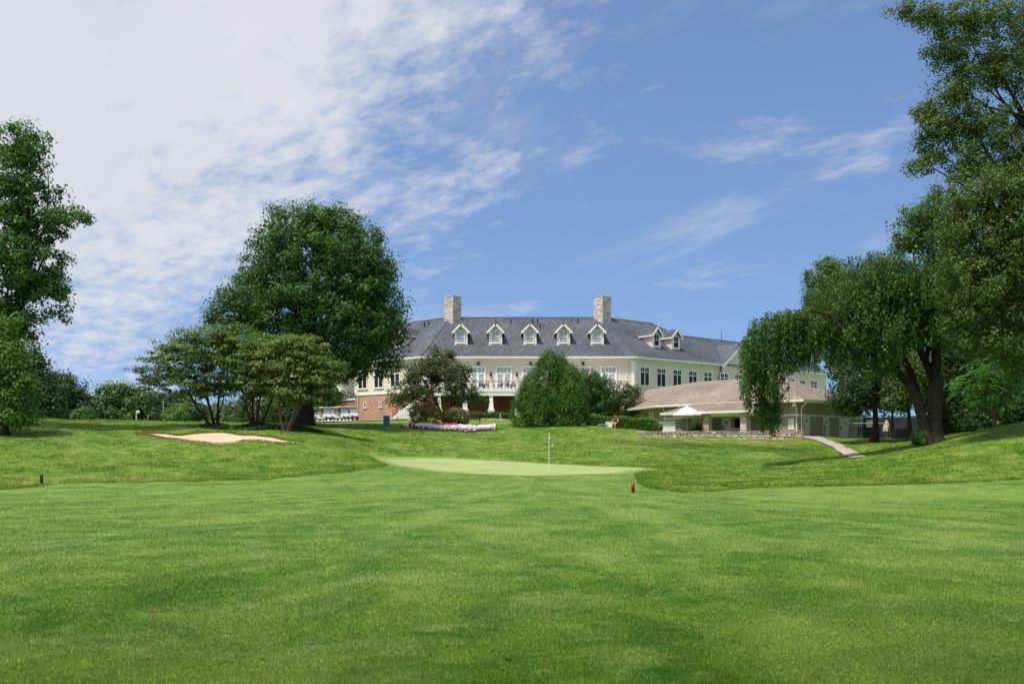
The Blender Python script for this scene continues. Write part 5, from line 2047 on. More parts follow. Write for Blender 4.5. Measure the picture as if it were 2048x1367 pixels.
# arborvitae: upright cones with vertical sprays
def conifer(base, specs, mat, n, lab, group):
    e = empty('arborvitae', base, lab, 'evergreen', group)
    allc, alln, alls, allt = [], [], [], []
    for (cx, cy, r, zt, zb) in specs:
        m = n
        t = rng.random(m) ** 0.85
        ang = rng.random(m) * 2 * np.pi
        prof = np.minimum(1.0, 1.2 * (1 - t) ** 0.55) * (0.9 + 0.1 * np.minimum(1, t * 6))
        lump = 0.9 + 0.13 * np.sin(ang * 4 + t * 7 + cx) * np.sin(t * 13 + ang * 2)
        rr = r * prof * lump * (0.78 + 0.22 * rng.random(m))
        cc = np.stack([cx + np.cos(ang) * rr, cy + np.sin(ang) * rr, zb + (zt - zb) * t], -1)
        ct = rng.random(m)
        L_ = 40
        off = rng.normal(size=(m, L_, 3)) * np.array([0.2, 0.2, 0.3]) * (0.6 + 0.8 * rng.random(m))[:, None, None]
        c = (cc[:, None] + off).reshape(-1, 3)
        od = np.stack([np.cos(ang), np.sin(ang), np.full(m, 0.4)], -1)
        nr = unit(od[:, None] * 0.45 + unit(off) * 0.8 + rng.normal(size=(m, L_, 3)) * 0.35).reshape(-1, 3)
        allc.append(c); alln.append(nr)
        alls.append(0.135 * (0.6 + 0.8 * rng.random(m * L_)))
        allt.append(np.clip(0.55 * np.repeat(ct, L_) + 0.45 * rng.random(m * L_), 0, 1))
    c = np.concatenate(allc)
    ax = np.tile(np.array([[0, 0, 1.0]]), (len(c), 1)) + rng.normal(size=(len(c), 3)) * 0.35
    leaf_mesh('foliage', c, np.concatenate(alln), np.concatenate(alls), np.concatenate(allt), M[mat], e, True, 0.5, ax)
    mb = MB()
    mb.tube([Vector(base) - UP * 0.2, Vector((specs[0][0], specs[0][1], specs[0][3] * 0.8 + specs[0][4] * 0.2))], [0.18, 0.03], 7)
    mb.build('trunk', M['bark_dark'], e)


for px, wr, ytop, d, lab in ((1098, 64, 706, 99, 'tallest arborvitae, middle of the evergreen clump'), (1062, 43, 752, 97.6, 'shorter arborvitae at the left of the clump'), (1143, 40, 736, 98.0, 'full arborvitae at the right of the clump'), (1122, 46, 719, 100.0, 'arborvitae at the back of the clump')):
    p = ground_at(px, d)
    conifer(p, [(p.x, p.y, wr / F * d, W(px, ytop, d).z, p.z - 0.1)], 'arbor', 520, lab, 'arborvitae clump in front of the deck')
# shrubs to its right
b = ground_at(1215, 113)
tree('viburnum', 'dark loose shrub tree between the arborvitae and the pool house', b,
     [PB(1205, 790, 113, 48, 40, 2.5), PB(1245, 795, 113, 42, 28, 2.2), PB(1185, 765, 113, 28, 30, 1.6), PB(1268, 778, 113, 20, 14, 1), PB(1225, 815, 113, 60, 22, 2.5)], 'crab', 330, 40, 0.18, 0.55, 'bark_dark', 0.14, nl=10, stems=3, shell=0.4)
b = ground_at(1180, 109)
tree('viburnum', 'bright green tall shrub tucked behind the arborvitae', b, [PB(1180, 770, 109, 34, 34, 2), PB(1165, 800, 109, 36, 44, 2), PB(1205, 800, 109, 26, 30, 1.6)], 'maple', 200, 44, 0.17, 0.5, 'bark_dark', 0.12, nl=6, stems=3)


def hedge(name, label, a, b, w, h, mat, n, group=None, leaf=0.10):
    a, b = Vector(a), Vector(b)
    u = (b - a).normalized()
    v = Vector((-u.y, u.x, 0))
    L_ = (b - a).length
    e = empty(name, a, label, 'hedge', group)
    s = rng.random(n) * L_
    f = rng.random(n)
    y = np.where(f < 0.5, 0.0, np.where(f < 0.85, rng.random(n), 1.0)) * w - w / 2
    z = np.where(f < 0.5, rng.random(n), np.where(f < 0.85, 1.0, rng.random(n))) * h
    base = np.array(a)[None] + s[:, None] * np.array(u) + y[:, None] * np.array(v)
    gz = terrain(base[:, 0], base[:, 1])
    base[:, 2] = gz + z * (0.94 + 0.08 * np.sin(s * 2.3))
    k = 22
    ct = rng.random(n)
    c = (base[:, None] + rng.normal(size=(n, k, 3)) * 0.10).reshape(-1, 3)
    nr = unit(rng.normal(size=(n * k, 3)) * 0.7 + np.array([0, -0.3, 0.7]))
    leaf_mesh('foliage', c, nr, leaf * (0.6 + 0.8 * rng.random(n * k)), np.clip(0.4 * np.repeat(ct, k) + 0.6 * rng.random(n * k), 0, 1), M[mat], e)
    core = MB()
    seg = max(2, int(L_ / 1.0))
    for i in range(seg):
        p0, p1 = a + u * (L_ * i / seg), a + u * (L_ * (i + 1) / seg)
        z0 = tz(p0.x, p0.y)
        core.box(0, (p1 - p0).length, -w / 2 + 0.08, w / 2 - 0.08, z0 - 0.2, z0 + h - 0.1, Vector((p0.x, p0.y, 0)), u, v, UP)
    core.build('inner_twigs', M['bark_dark'], e)
    return e


hedge('clipped_hedge', 'long clipped green hedge left of the white pool house panel', ground_at(1178, 101.5), ground_at(1312, 99), 1.0, 1.15, 'hedge', 1500)
hedge('clipped_hedge', 'low clipped hedge under the deck beside the porch column', ground_at(940, 130), ground_at(1022, 130), 0.8, 0.75, 'arbor', 420)
p = ground_at(1316, 98.4)
e = empty('bush', p, 'small reddish bush at the right end of the long hedge', 'bush')
c, nr, sz, ti, cc = foliage([((p.x, p.y, p.z + 0.45), (0.5, 0.5, 0.5))], 50, 40, 0.09, 0.2)
leaf_mesh('foliage', c, nr, sz, ti, M['crab'], e)
# stone edging row below the deck hedge
for i, px in enumerate(range(958, 1020, 8)):
    p = ground_at(px, 126)
    mb = MB()
    mb.box(-0.26, 0.24, -0.12, 0.12, -0.1, R.uniform(0.14, 0.22), p)
    tag(mb.build('edging_stone', M['stone']), 'pale edging stone in the row below the deck hedge', 'stone', 'edging stones below the deck hedge')
p = ground_at(1001, 127)
mb = MB()
mb.lathe(p, [(0.10, -0.1), (0.10, 0.55), (0.13, 0.57), (0.13, 0.68), (0.02, 0.76)], 8)
tag(mb.build('path_light', M['steel']), 'small grey bollard light in front of the deck hedge', 'bollard')

# spiky plant on the terrace
p = A + OF * 1.9 + UF * along(1396, A + OF * 1.9, UF)
p = Vector((p.x, p.y, PZ))
e = empty('spiky_plant', p, 'dark spiky plant left of the stone porch pillar', 'plant')
n = 60
ang = rng.random(n) * 6.28
el = rng.uniform(0.2, 1.4, n)
dirs = np.stack([np.cos(ang) * np.cos(el), np.sin(ang) * np.cos(el), np.sin(el)], -1)
leaf_mesh('fronds', np.array([[p.x, p.y, p.z + 0.5]]) + dirs * 0.5, unit(np.cross(dirs, rng.normal(size=(n, 3)))), np.full(n, 0.9), rng.random(n), M['ivy'], e, False, 0.10, dirs)
mb = MB()
mb.tube([p - UP * 0.2, p + UP * 0.6], 0.08, 6)
mb.build('stem', M['bark'], e)

# flower bed
fb = MB()
bedpts = [W(px, 0, d).to_2d() for px, d in ((800, 95), (830, 92.6), (880, 91.6), (940, 91.7), (985, 92.6), (994, 94.6), (955, 98.5), (880, 100), (820, 99))]
sheet('flower_bed_soil', [v.to_2d() for v in spline([(p.x, p.y, 0) for p in bedpts], 6)], M['mulch'], 0.07, 'dark mulch of the flower bed', 0.4)
n = 5200
t = rng.random(n)
pxs = 806 + 184 * t
dn = 92.2 + 2.6 * np.abs(t - 0.55) ** 1.5
ds_ = dn + rng.random(n) ** 1.1 * (2.9 - 2.4 * np.abs(t - 0.5))
xs = (pxs - 1024) / F * ds_
zs = terrain(xs, ds_) + 0.10 + 0.36 * rng.random(n)
redm = ((np.abs(pxs - 873) < 9) | (np.abs(pxs - 893) < 8) | (np.abs(pxs - 908) < 5)) & (ds_ > dn + 1.5)
redm |= (np.abs(pxs - 824) < 7) & (ds_ < dn + 0.35)
redm &= rng.random(n) < 0.7
nr = unit(rng.normal(size=(n, 3)) * 0.45 + np.array([0, -0.6, 0.7]))
cpos = np.stack([xs, ds_, zs], -1)
petal_t = np.clip(0.55 + 0.2 * np.sin(xs * 1.1 + ds_ * 3) + rng.normal(size=n) * 0.4, 0, 1)
for nm, mk, lab in (('petunia_blossoms', ~redm, 'mass of pink and lilac petunias in the flower bed'), ('red_blossoms', redm, 'patch of red blossoms among the petunias')):
    cc_ = cpos[mk].copy()
    if nm == 'red_blossoms': cc_[:, 2] += 0.1
    o = leaf_mesh(nm, cc_, nr[mk], np.where(redm[mk], 0.15, 0.13) * (0.7 + 0.6 * rng.random(mk.sum())), petal_t[mk], M['petunia' if nm[0] == 'p' else 'redbloom'], None, False, 1.0)
    tag(o, lab, 'flowers', kind='stuff')
n = 5000
t = rng.random(n)
pxs = 803 + 190 * t
ds_ = 92.2 + 2.6 * np.abs(t - 0.55) ** 1.5 + rng.random(n) * 2.2
xs = (pxs - 1024) / F * ds_
zs = terrain(xs, ds_) + 0.05 + 0.22 * rng.random(n)
o = leaf_mesh('petunia_leaves', np.stack([xs, ds_, zs], -1), unit(rng.normal(size=(n, 3)) * 0.6 + np.array([0, 0, 0.8])), np.full(n, 0.12), rng.random(n), M['hedge'])
tag(o, 'green leaves under the petunias', 'leaves', kind='stuff')
# ivy under the dogwoods
n = 9000
t = rng.random(n)
pxs = 400 + 245 * t
ds_ = 76.5 + rng.random(n) * 4.5 + 1.5 * (1 - t)
keep = rng.random(n) < (0.35 + 0.65 * np.sin(np.pi * np.clip(t, 0, 1)) )
pxs, ds_ = pxs[keep], ds_[keep]
n = len(pxs)
xs = (pxs - 1024) / F * ds_
zs = terrain(xs, ds_) + 0.06 + 0.28 * rng.random(n) * (0.5 + 0.5 * np.sin(xs * 2 + ds_))
o = leaf_mesh('ground_ivy', np.stack([xs, ds_, zs], -1), unit(rng.normal(size=(n, 3)) * 0.5 + np.array([0, -0.2, 0.9])), 0.17 * (0.6 + 0.8 * rng.random(n)), rng.random(n), M['ivy'])
tag(o, 'dark ivy carpet under the dogwoods above the bunker', 'ivy', kind='stuff')

# ------------------------------------------------------------------ weeping tree on the right slope
WD = 64.0
wbse = ground_at(1866, WD)
we = empty('weeping_tree', wbse, 'old weeping tree with forked trunk and drooping boughs on the right slope', 'tree')
mb = MB()


def pxline(pts, d0, rad, n=10, wig=0.0):
    out = [W(x, y, d0 + dz) for x, y, dz in pts]
    mb.tube(out, rad, n)
    return out


k = WD / F
trunk = MB()
trunk.tube([W(1868, 900, WD), W(1867, 886, WD), W(1865, 868, WD), W(1868, 840, WD), W(1872, 800, WD), W(1872, 770, WD), W(1868, 740, WD)], [r * k for r in (40, 27, 18, 14.5, 13.5, 14, 11)], 14)
trunk.tube([W(1850, 892, WD - 0.4), W(1850, 865, WD - 0.3), W(1842, 830, WD - 0.3), W(1832, 795, WD - 0.4), W(1815, 765, WD - 0.8)], [r * k for r in (20, 12, 9.5, 9, 8)], 12)
trunk.build('trunk', M['bark'], we, True)
mb = MB()
limbs = []
limbs.append(pxline([(1815, 765, -0.8), (1790, 738, -1.2), (1755, 715, -1.6), (1715, 698, -2.0), (1680, 685, -2.2), (1645, 671, -2.2), (1612, 660, -2.0), (1580, 655, -1.8), (1545, 668, -1.6)], WD, [r * k for r in (8, 7.5, 7, 6, 5, 4, 3.5, 2.5, 1.2)]))
limbs.append(pxline([(1838, 800, -0.3), (1822, 745, 0.4), (1800, 705, 0.8), (1790, 660, 1.2), (1770, 610, 1.5), (1730, 570, 1.5)], WD, [r * k for r in (8, 7, 6, 4.5, 3, 1.2)]))
limbs.append(pxline([(1868, 760, 0), (1850, 720, 0.2), (1835, 690, 0.0), (1825, 640, -0.5), (1800, 580, -1.0), (1770, 540, -1.2)], WD, [r * k for r in (9, 7.5, 6.5, 5, 3, 1.2)]))
limbs.append(pxline([(1868, 765, 0), (1873, 720, -0.3), (1872, 690, -0.5), (1880, 640, -0.6), (1900, 590, -0.8), (1940, 550, -0.8)], WD, [r * k for r in (11, 9.5, 8.5, 6, 4, 1.2)]))
limbs.append(pxline([(1850, 720, 0.2), (1860, 690, 1.0), (1850, 640, 2.0), (1860, 590, 3.0)], WD, [r * k for r in (5, 4.5, 3.5, 1.2)]))
limbs.append(pxline([(1715, 698, -2.0), (1690, 670, -2.6), (1660, 630, -3.0), (1620, 620, -3.0)], WD, [r * k for r in (6, 5, 4, 2)]))
limbs.append(pxline([(1645, 671, -2.2), (1620, 640, -2.0), (1585, 630, -1.5), (1540, 640, -1.0), (1510, 665, -0.8)], WD, [r * k for r in (5, 4, 3, 3, 1.5)]))
mb.build('branches', M['bark_dark'], we, True)


# hanging sprays
def strands(tops, length, leaf, spacing, sway, n_leaf=None):
    cs, ns, ax, ts = [], [], [], []
    for p, L_ in zip(tops, length):
        m = max(4, int(L_ / spacing))
        s = (np.arange(m) + rng.random(m)) / m
        d = unit(rng.normal(size=3) * np.array([1, 1, 0]))
        path = np.array(p)[None] + d[None] * (sway * np.sqrt(s))[:, None] + np.stack([np.zeros(m), np.zeros(m), -L_ * s], -1)
        side = rng.normal(size=(m, 3)) * np.array([0.09, 0.09, 0.05])
        cs.append(path + side)
        ns.append(unit(rng.normal(size=(m, 3)) * 0.7 + d[None] * 0.5 + np.array([0, -0.15, 0.45])))
        ax.append(rng.normal(size=(m, 3)) * 0.45 + np.array([0, 0, -0.8]))
        ts.append(np.clip(0.55 * rng.random() + 0.45 * rng.random(m), 0, 1))
    return np.concatenate(cs), np.concatenate(ns), np.concatenate(ax), np.concatenate(ts)


wb = [PB(1745, 545, WD, 90, 45, 3.0), PB(1690, 590, WD, 75, 50, 2.8, -0.8), PB(1800, 560, WD, 95, 55, 3.6), PB(1850, 620, WD, 90, 60, 3.2), PB(1740, 630, WD, 90, 45, 3.2, -1), PB(1655, 615, WD, 36, 40, 1.6, -1.5), PB(1900, 580, WD, 70, 60, 3), PB(1780, 520, WD, 40, 20, 1.6), PB(1640, 645, WD, 42, 34, 1.6, -2.2), PB(1575, 640, WD, 42, 16, 1.2, -1.8), PB(1690, 665, WD, 60, 26, 1.8, -2.4), PB(1820, 660, WD, 80, 34, 2.4, -1)]
tops, dd, _ = clump_centres(wb, 2000, 0.4)
len_ = rng.uniform(0.7, 2.1, len(tops))
zlow = EYE + (HZ - (700 + rng.normal(size=len(tops)) * 14)) / F * WD
zlow = np.where((tops[:, 0] / WD * F + 1024) > 1800, EYE + (HZ - (690 + rng.normal(size=len(tops)) * 15)) / F * WD, zlow)
len_ = np.minimum(len_, np.maximum(0.25, tops[:, 2] - zlow))
c1 = strands(tops, len_, 0.15, 0.034, 0.5)
# the long drooping bough on the left
tl = []
ll = []
TOPX = [1483, 1495, 1510, 1530, 1550, 1570, 1590, 1618]
TOPY = [690, 650, 632, 624, 620, 618, 618, 624]
BOTY = [785, 812, 800, 812, 812, 765, 742, 728]
for i in range(430):
    px = R.uniform(1484, 1618)
    t0_, b0_ = np.interp(px, TOPX, TOPY), np.interp(px, TOPX, BOTY)
    py = t0_ + (R.random() ** 1.3) * (b0_ - t0_) * 0.75
    L_ = R.uniform(22, 75)
    tl.append(tuple(W(px, py, WD - 1.6 + R.uniform(-1.4, 1.4))))
    ll.append(max(0.35, (min(py + L_, b0_ + R.uniform(-25, 14)) - py) / F * WD))
for px0, yb, m_n in ((1549, 872, 16), (1531, 866, 16), (1520, 846, 10), (1500, 834, 9), (1560, 846, 8), (1490, 815, 6), (1575, 790, 6)):
    for _ in range(m_n):
        px = px0 + R.uniform(-5, 5)
        py = R.uniform(740, 800)
        tl.append(tuple(W(px, py, WD - 1.6 + R.uniform(-0.4, 0.4))))
        ll.append(max(0.3, (yb + R.uniform(-28, 4) - py) / F * WD))
c2 = strands(tl, ll, 0.15, 0.036, 0.22)
# lower skirt over the branch
tl, ll = [], []
for i in range(520):
    px = R.uniform(1600, 1800)
    py = 660 + (px - 1610) * 0.12 + R.uniform(-45, 25)
    tl.append(tuple(W(px, py, WD - 2 + R.uniform(-1.0, 2.4))))
    ll.append(max(0.3, R.uniform(10, 70) / F * WD))
c3 = strands(tl, ll, 0.15, 0.034, 0.35)
cs, ns, ax, ts = [np.concatenate(q) for q in zip(c1, c2, c3)]
leaf_mesh('crown', cs, ns, 0.155 * (0.65 + 0.7 * rng.random(len(cs))), ts, M['weep'], we, True, 0.48, ax)
mb = MB()
for i in range(9):      # bare hanging twigs
    px = R.uniform(1560, 1600)
    a = W(px, R.uniform(730, 755), WD - 1.6)
    mb.tube([a, a + Vector((0.05, 0, -1.2)), a + Vector((0.02, 0.05, -R.uniform(1.8, 3.0)))], 0.008, 3)
mb.build('hanging_twigs', M['stake'], we)
# mulch ring
cxw = wbse
ring = [Vector((cxw.x + math.cos(a) * (1.5 + 0.5 * math.cos(a)) + 0.1, cxw.y + math.sin(a) * 1.0)) for a in [i * 0.3 for i in range(21)]]
sheet('mulch_ring', ring, M['mulch'], 0.085, 'dark mulch around the foot of the weeping tree', 0.3)
p = ground_at(1838, 63)
e = empty('bush', p, 'small leafy sucker growth at the foot of the weeping tree', 'bush')
c, nr, sz, ti, cc = foliage([((p.x, p.y, p.z + 0.5), (0.45, 0.4, 0.6))], 40, 30, 0.11, 0.22)
leaf_mesh('foliage', c, nr, sz, ti, M['compound'], e)

# ------------------------------------------------------------------ right hand wood
for nm, lab, px, d, blobs, mat_, n_, lf, tr in (
    ('shade_tree', 'dense dark tree right of the pool house doors', 1747, 85, [(1720, 770, 62, 60), (1765, 740, 65, 70), (1700, 800, 42, 28), (1790, 780, 48, 48), (1745, 700, 60, 45)], 'fardark', 520, 0.19, 0.30),
    ('oak_tree', 'bright green lobed treetop behind the weeping tree', 1700, 108, [(1650, 560, 40, 38), (1640, 610, 42, 40), (1690, 590, 45, 50), (1720, 640, 60, 60), (1660, 530, 22, 16)], 'poplar', 380, 0.26, 0.35),
    ('shade_tree', 'slender tree with a sunlit yellow green lower crown by the fence', 1820, 82, [(1810, 770, 45, 30), (1830, 740, 42, 40), (1795, 800, 26, 16)], 'locust', 200, 0.18, 0.22),
    ('shade_tree', 'thin dark trunked tree beside the pool fence', 1787, 94, [(1785, 740, 42, 55), (1800, 790, 30, 28)], 'fardark', 170, 0.2, 0.14),
    ('locust_tree', 'airy treetop rising against the sky above the weeping tree', 1900, 96, [(1830, 440, 42, 30), (1815, 480, 32, 28), (1870, 420, 40, 35), (1880, 480, 60, 50), (1910, 560, 70, 70)], 'poplar', 420, 0.22, 0.35),
    ('shade_tree', 'dark backdrop tree right of the forked trunk', 1925, 84, [(1915, 790, 62, 70), (1960, 760, 65, 70), (1900, 720, 50, 60), (1930, 840, 60, 30)], 'fardark', 430, 0.2, 0.28),
    ('shade_tree', 'shadowed backdrop tree at the right edge of the wood', 2040, 80, [(2030, 800, 70, 75), (2080, 740, 80, 90), (1990, 830, 60, 40), (2110, 830, 70, 60)], 'fardark', 430, 0.2, 0.28),
    ('shade_tree', 'dark understory tree directly behind the forked trunk', 1872, 92, [(1850, 740, 60, 60), (1880, 790, 50, 60), (1840, 690, 60, 50), (1790, 700, 60, 50), (1690, 720, 40, 40)], 'fardark', 380, 0.22, 0.2),
    ('shade_tree', 'deep shaded tree at the back of the right wood', 1985, 100, [(1980, 700, 90, 90), (1930, 640, 70, 80), (2050, 650, 90, 100), (2000, 800, 110, 60)], 'fardark', 480, 0.25, 0.3)):
    b = ground_at(px, d)
    tree(nm, lab, b, [PB(x, y, d, rx, ry) for x, y, rx, ry in blobs], mat_, n_, 46, lf, 0.75, 'bark_dark', tr, nl=9, group='trees of the right hand wood', shell=0.5, fork=0.4)
# small tree with big drooping compound leaves
b = ground_at(1990, 70)
ce = tree('ailanthus_tree', 'young tree with large drooping compound leaves on the right slope', b, [PB(1985, 745, 70, 42, 42, 1.5), PB(1950, 770, 70, 40, 32, 1.3), PB(2020, 770, 70, 36, 34, 1.3), PB(1985, 800, 70, 42, 22, 1.4)], 'compound', 12, 2, 0.1, 0.3, 'bark_pale', 0.11, nl=10, stems=1, flare=1.2)
tops, dd, _ = clump_centres([PB(1985, 745, 70, 45, 45, 1.6), PB(1948, 770, 70, 44, 34, 1.4), PB(2022, 770, 70, 38, 36, 1.4), PB(1985, 800, 70, 46, 24, 1.5)], 260, 0.4)
cs, ns, ax, ts = [], [], [], []
for p, d_ in zip(tops, dd):
    d_ = unit(d_ * np.array([1, 1, 0]) + 1e-3)
    sdir = np.cross(d_, [0, 0, 1.0])
    m = 11
    s = np.linspace(0, 1, m)
    rach = p[None] + d_[None] * (0.75 * s)[:, None] + np.array([0, 0, 1.0])[None] * (0.10 * s - 0.45 * s * s)[:, None]
    for sg in (-1, 1):
        cs.append(rach + sdir[None] * sg * 0.11)
        ax.append(np.tile(sdir * sg + np.array([0, 0, -0.35]) + d_ * 0.4, (m, 1)))
        ns.append(unit(np.tile(np.array([0, 0, 1.0]) + sdir * sg * 0.3, (m, 1)) + rng.normal(size=(m, 3)) * 0.15))
        ts.append(np.full(m, rng.random()))
cs, ns, ax, ts = map(np.concatenate, (cs, ns, ax, ts))
leaf_mesh('compound_leaves', cs, ns, np.full(len(cs), 0.24), np.clip(ts * 0.7 + 0.3 * rng.random(len(cs)), 0, 1), M['compound'], ce, False, 0.36, ax)
# overhanging trees at the right edge: trunks stand outside the frame
b = ground_at(2330, 60)
tree('elm_tree', 'overhanging elm in the top right corner with fine leaves against the sky', b,
     [PB(1940, 40, 58, 120, 42, 2.4), PB(1850, 30, 58, 60, 30, 1.2), PB(1990, 130, 58, 80, 55, 2.2), PB(1920, 180, 58, 70, 58, 1.8), PB(1885, 240, 58, 55, 45, 1.5), PB(1960, 260, 58, 80, 60, 2.4), PB(2030, 320, 58, 80, 70, 2.4), PB(1860, 310, 58, 26, 24, 0.8), PB(2080, 60, 58, 110, 90, 3),
      PB(2090, 200, 58, 100, 100, 3), PB(2180, 300, 58, 120, 160, 3), PB(2200, 100, 58, 140, 140, 4), PB(1805, 20, 58, 34, 24, 0.9), PB(1855, 220, 58, 28, 22, 0.8), PB(1905, 105, 58, 60, 40, 1.6), PB(1865, 270, 58, 40, 50, 1.3), PB(1840, 330, 58, 22, 22, 0.7), PB(1935, 330, 58, 60, 40, 1.8)],
     'locust', 2100, 58, 0.12, 0.48, 'bark_dark', 0.45, fork=0.3, nl=22, tri=True, shell=0.2, up=0.35)
b = ground_at(2180, 58)
tree('elm_tree', 'broad olive green tree filling the right edge below the overhanging elm', b,
     [PB(1960, 400, 56, 95, 65, 2.6), PB(1930, 470, 56, 75, 55, 2.2), PB(2020, 480, 56, 90, 80, 3), PB(1950, 560, 56, 95, 70, 2.8), PB(2030, 600, 56, 90, 80, 3), PB(1925, 630, 56, 50, 60, 1.8), PB(1960, 680, 56, 50, 46, 1.8), PB(2100, 480, 56, 100, 140, 4), PB(2040, 700, 56, 50, 60, 2), PB(2030, 390, 56, 80, 60, 2.6)],
     'locust', 1150, 60, 0.13, 0.5, 'bark_dark', 0.42, fork=0.35, nl=18, shell=0.35, up=0.4)
b = ground_at(2120, 62)
e = empty('weeping_tree', b, 'dark hanging sprays at the right edge above the slope', 'tree')
tops, dd, _ = clump_centres([PB(2045, 640, 60, 50, 50, 2), PB(2090, 650, 60, 60, 60, 2)], 260, 0.3)
q = strands(tops, rng.uniform(1.0, 3.6, len(tops)), 0.13, 0.04, 0.3)
leaf_mesh('crown', q[0], q[1], 0.13 * (0.65 + 0.7 * rng.random(len(q[0]))), q[3], M['weep'], e, True, 0.48, q[2])
mb = MB()
mb.tube([b - UP * 0.2, b + Vector((-0.3, 0, 4)), b + Vector((-0.8, 0, 8.5))], [0.35, 0.25, 0.08], 8)
mb.build('trunk', M['bark_dark'], e, True)

# ------------------------------------------------------------------ person by the hedge
pp = ground_at(1231, 98.5)
pe = bpy.data.meshes.new('person')
J = {'pel': (0, 0, .42), 'che': (0.02, .08, .82), 'nec': (0.02, .05, .98), 'hed': (0.02, .02, 1.1), 'top': (0.02, .02, 1.2), 'lk': (-.12, -.42, .50), 'la': (-.14, -.5, .06), 'lt': (-.14, -.66, .03), 'rk': (.14, -.42, .50), 'ra': (.15, -.48, .06), 'rt': (.15, -.64, .03),
     'ls': (-.2, .06, .9), 'le': (-.26, -.08, .66), 'lh': (-.16, -.3, .58), 'rs': (.24, .06, .9), 're': (.3, -.08, .66), 'rh': (.2, -.3, .58)}
keys = list(J)
ed = [('pel', 'che'), ('che', 'nec'), ('nec', 'hed'), ('hed', 'top'), ('pel', 'lk'), ('lk', 'la'), ('la', 'lt'), ('pel', 'rk'), ('rk', 'ra'), ('ra', 'rt'), ('che', 'ls'), ('ls', 'le'), ('le', 'lh'), ('che', 'rs'), ('rs', 're'), ('re', 'rh')]
rad = dict(pel=.16, che=.15, nec=.06, hed=.1, top=.07, lk=.07, la=.045, lt=.035, rk=.07, ra=.045, rt=.035, ls=.06, le=.045, lh=.035, rs=.06, re=.045, rh=.035)
pe.from_pydata([J[k_] for k_ in keys], [(keys.index(a), keys.index(b)) for a, b in ed], [])
po = bpy.data.objects.new('person', pe)
po.location = pp
po.rotation_euler = (0, 0, -0.5)
COL.objects.link(po)
sk = po.modifiers.new('skin', 'SKIN')
for i, k_ in enumerate(keys):
    pe.skin_vertices[0].data[i].radius = (rad[k_], rad[k_])
pe.skin_vertices[0].data[0].use_root = True
po.modifiers.new('sub', 'SUBSURF').levels = 1
pe.materials.append(M['skin'])
tag(po, 'person in dark clothes with reddish hair seated by the long hedge', 'person')
mb = MB()
mb.lathe((0, 0, 0), [(0.13, 1.10), (0.14, 1.18), (0.10, 1.26), (0.03, 1.29)], 10)
h_ = bpy.data.objects.new('hair', mb.mesh('hair', M['hair'], True))
COL.objects.link(h_)
h_.parent = po
mb = MB()
mb.lathe((0.01, 0.05, 0), [(0.21, 0.32), (0.22, 0.45), (0.2, 0.65), (0.22, 0.86), (0.1, 0.96)], 10)
h_ = bpy.data.objects.new('clothing', mb.mesh('clothing', M['cloth'], True))
COL.objects.link(h_)
h_.parent = po
mb = MB()
mb.box(-0.3, 0.3, -0.2, 0.3, 0, 0.3, pp)
tag(mb.build('stool', M['stake']), 'low dark stool under the person by the hedge', 'stool')
q = ground_at(1218, 98.5)
mb = MB()
mb.box(-0.32, 0.32, -0.25, 0.25, 0.02, 0.5, q)
mb.box(-0.34, 0.34, -0.27, 0.27, 0.5, 0.58, q)
tag(mb.build('cooler_box', M['white']), 'white cooler box beside the seated person', 'box')
q = ground_at(1206, 98.5)
mb = MB()
mb.box(-0.45, 0.45, -0.3, 0.3, 0.2, 0.3, q)
for sx in (-0.4, 0.4):
    for sy in (-0.25, 0.25): mb.box(sx - 0.03, sx + 0.03, sy - 0.03, sy + 0.03, -0.05, 0.2, q)
tag(mb.build('low_table', M['steel']), 'low grey table left of the white cooler box', 'table')

# ------------------------------------------------------------------ grass and litter
n = 760000
px = rng.uniform(-260, 2310, n)
py = 905 + 8 + (1420 - 913) * rng.random(n) ** 0.85
d = EYE * F / (py - 905)
ok = (d < 60) & ~inpoly((px - 1024) / F * d, d, G_OUT)
px, d = px[ok], d[ok]
x = (px - 1024) / F * d + rng.normal(size=len(d)) * 0.05
y = d * (1 + rng.normal(size=len(d)) * 0.01)
fwv = fairway_w(x, y)
z = terrain(x, y) + 0.035 * (1 - fwv)
n = len(x)
h = (0.013 + 0.013 * rng.random(n)) * (1 + 1.1 * (1 - fwv)) * (1 + d / 60)
w = (0.0019 + 0.001 * rng.random(n)) * (1 + d / 10)
a = rng.random(n) * 6.283
lean = rng.normal(size=(n, 2)) * 0.55
base = np.stack([x, y, z - 0.004], -1)
sd = np.stack([np.cos(a) * w, np.sin(a) * w, np.zeros(n)], -1)
tip = base + np.stack([lean[:, 0] * h, lean[:, 1] * h, h], -1)
v = np.stack([base - sd, base + sd, tip], 1).reshape(-1, 3)
me = np_mesh('grass', v, np.arange(3 * n).reshape(n, 3), M['blade'], False, {'tint': rng.random(n)})
at = me.attributes.new('fairway', 'FLOAT', 'FACE')
at.data.foreach_set('value', fwv.astype(np.float32))
o = put(bpy.data.objects.new('grass', me))
tag(o, 'short mown grass of the fairway in the foreground', 'grass', kind='stuff')
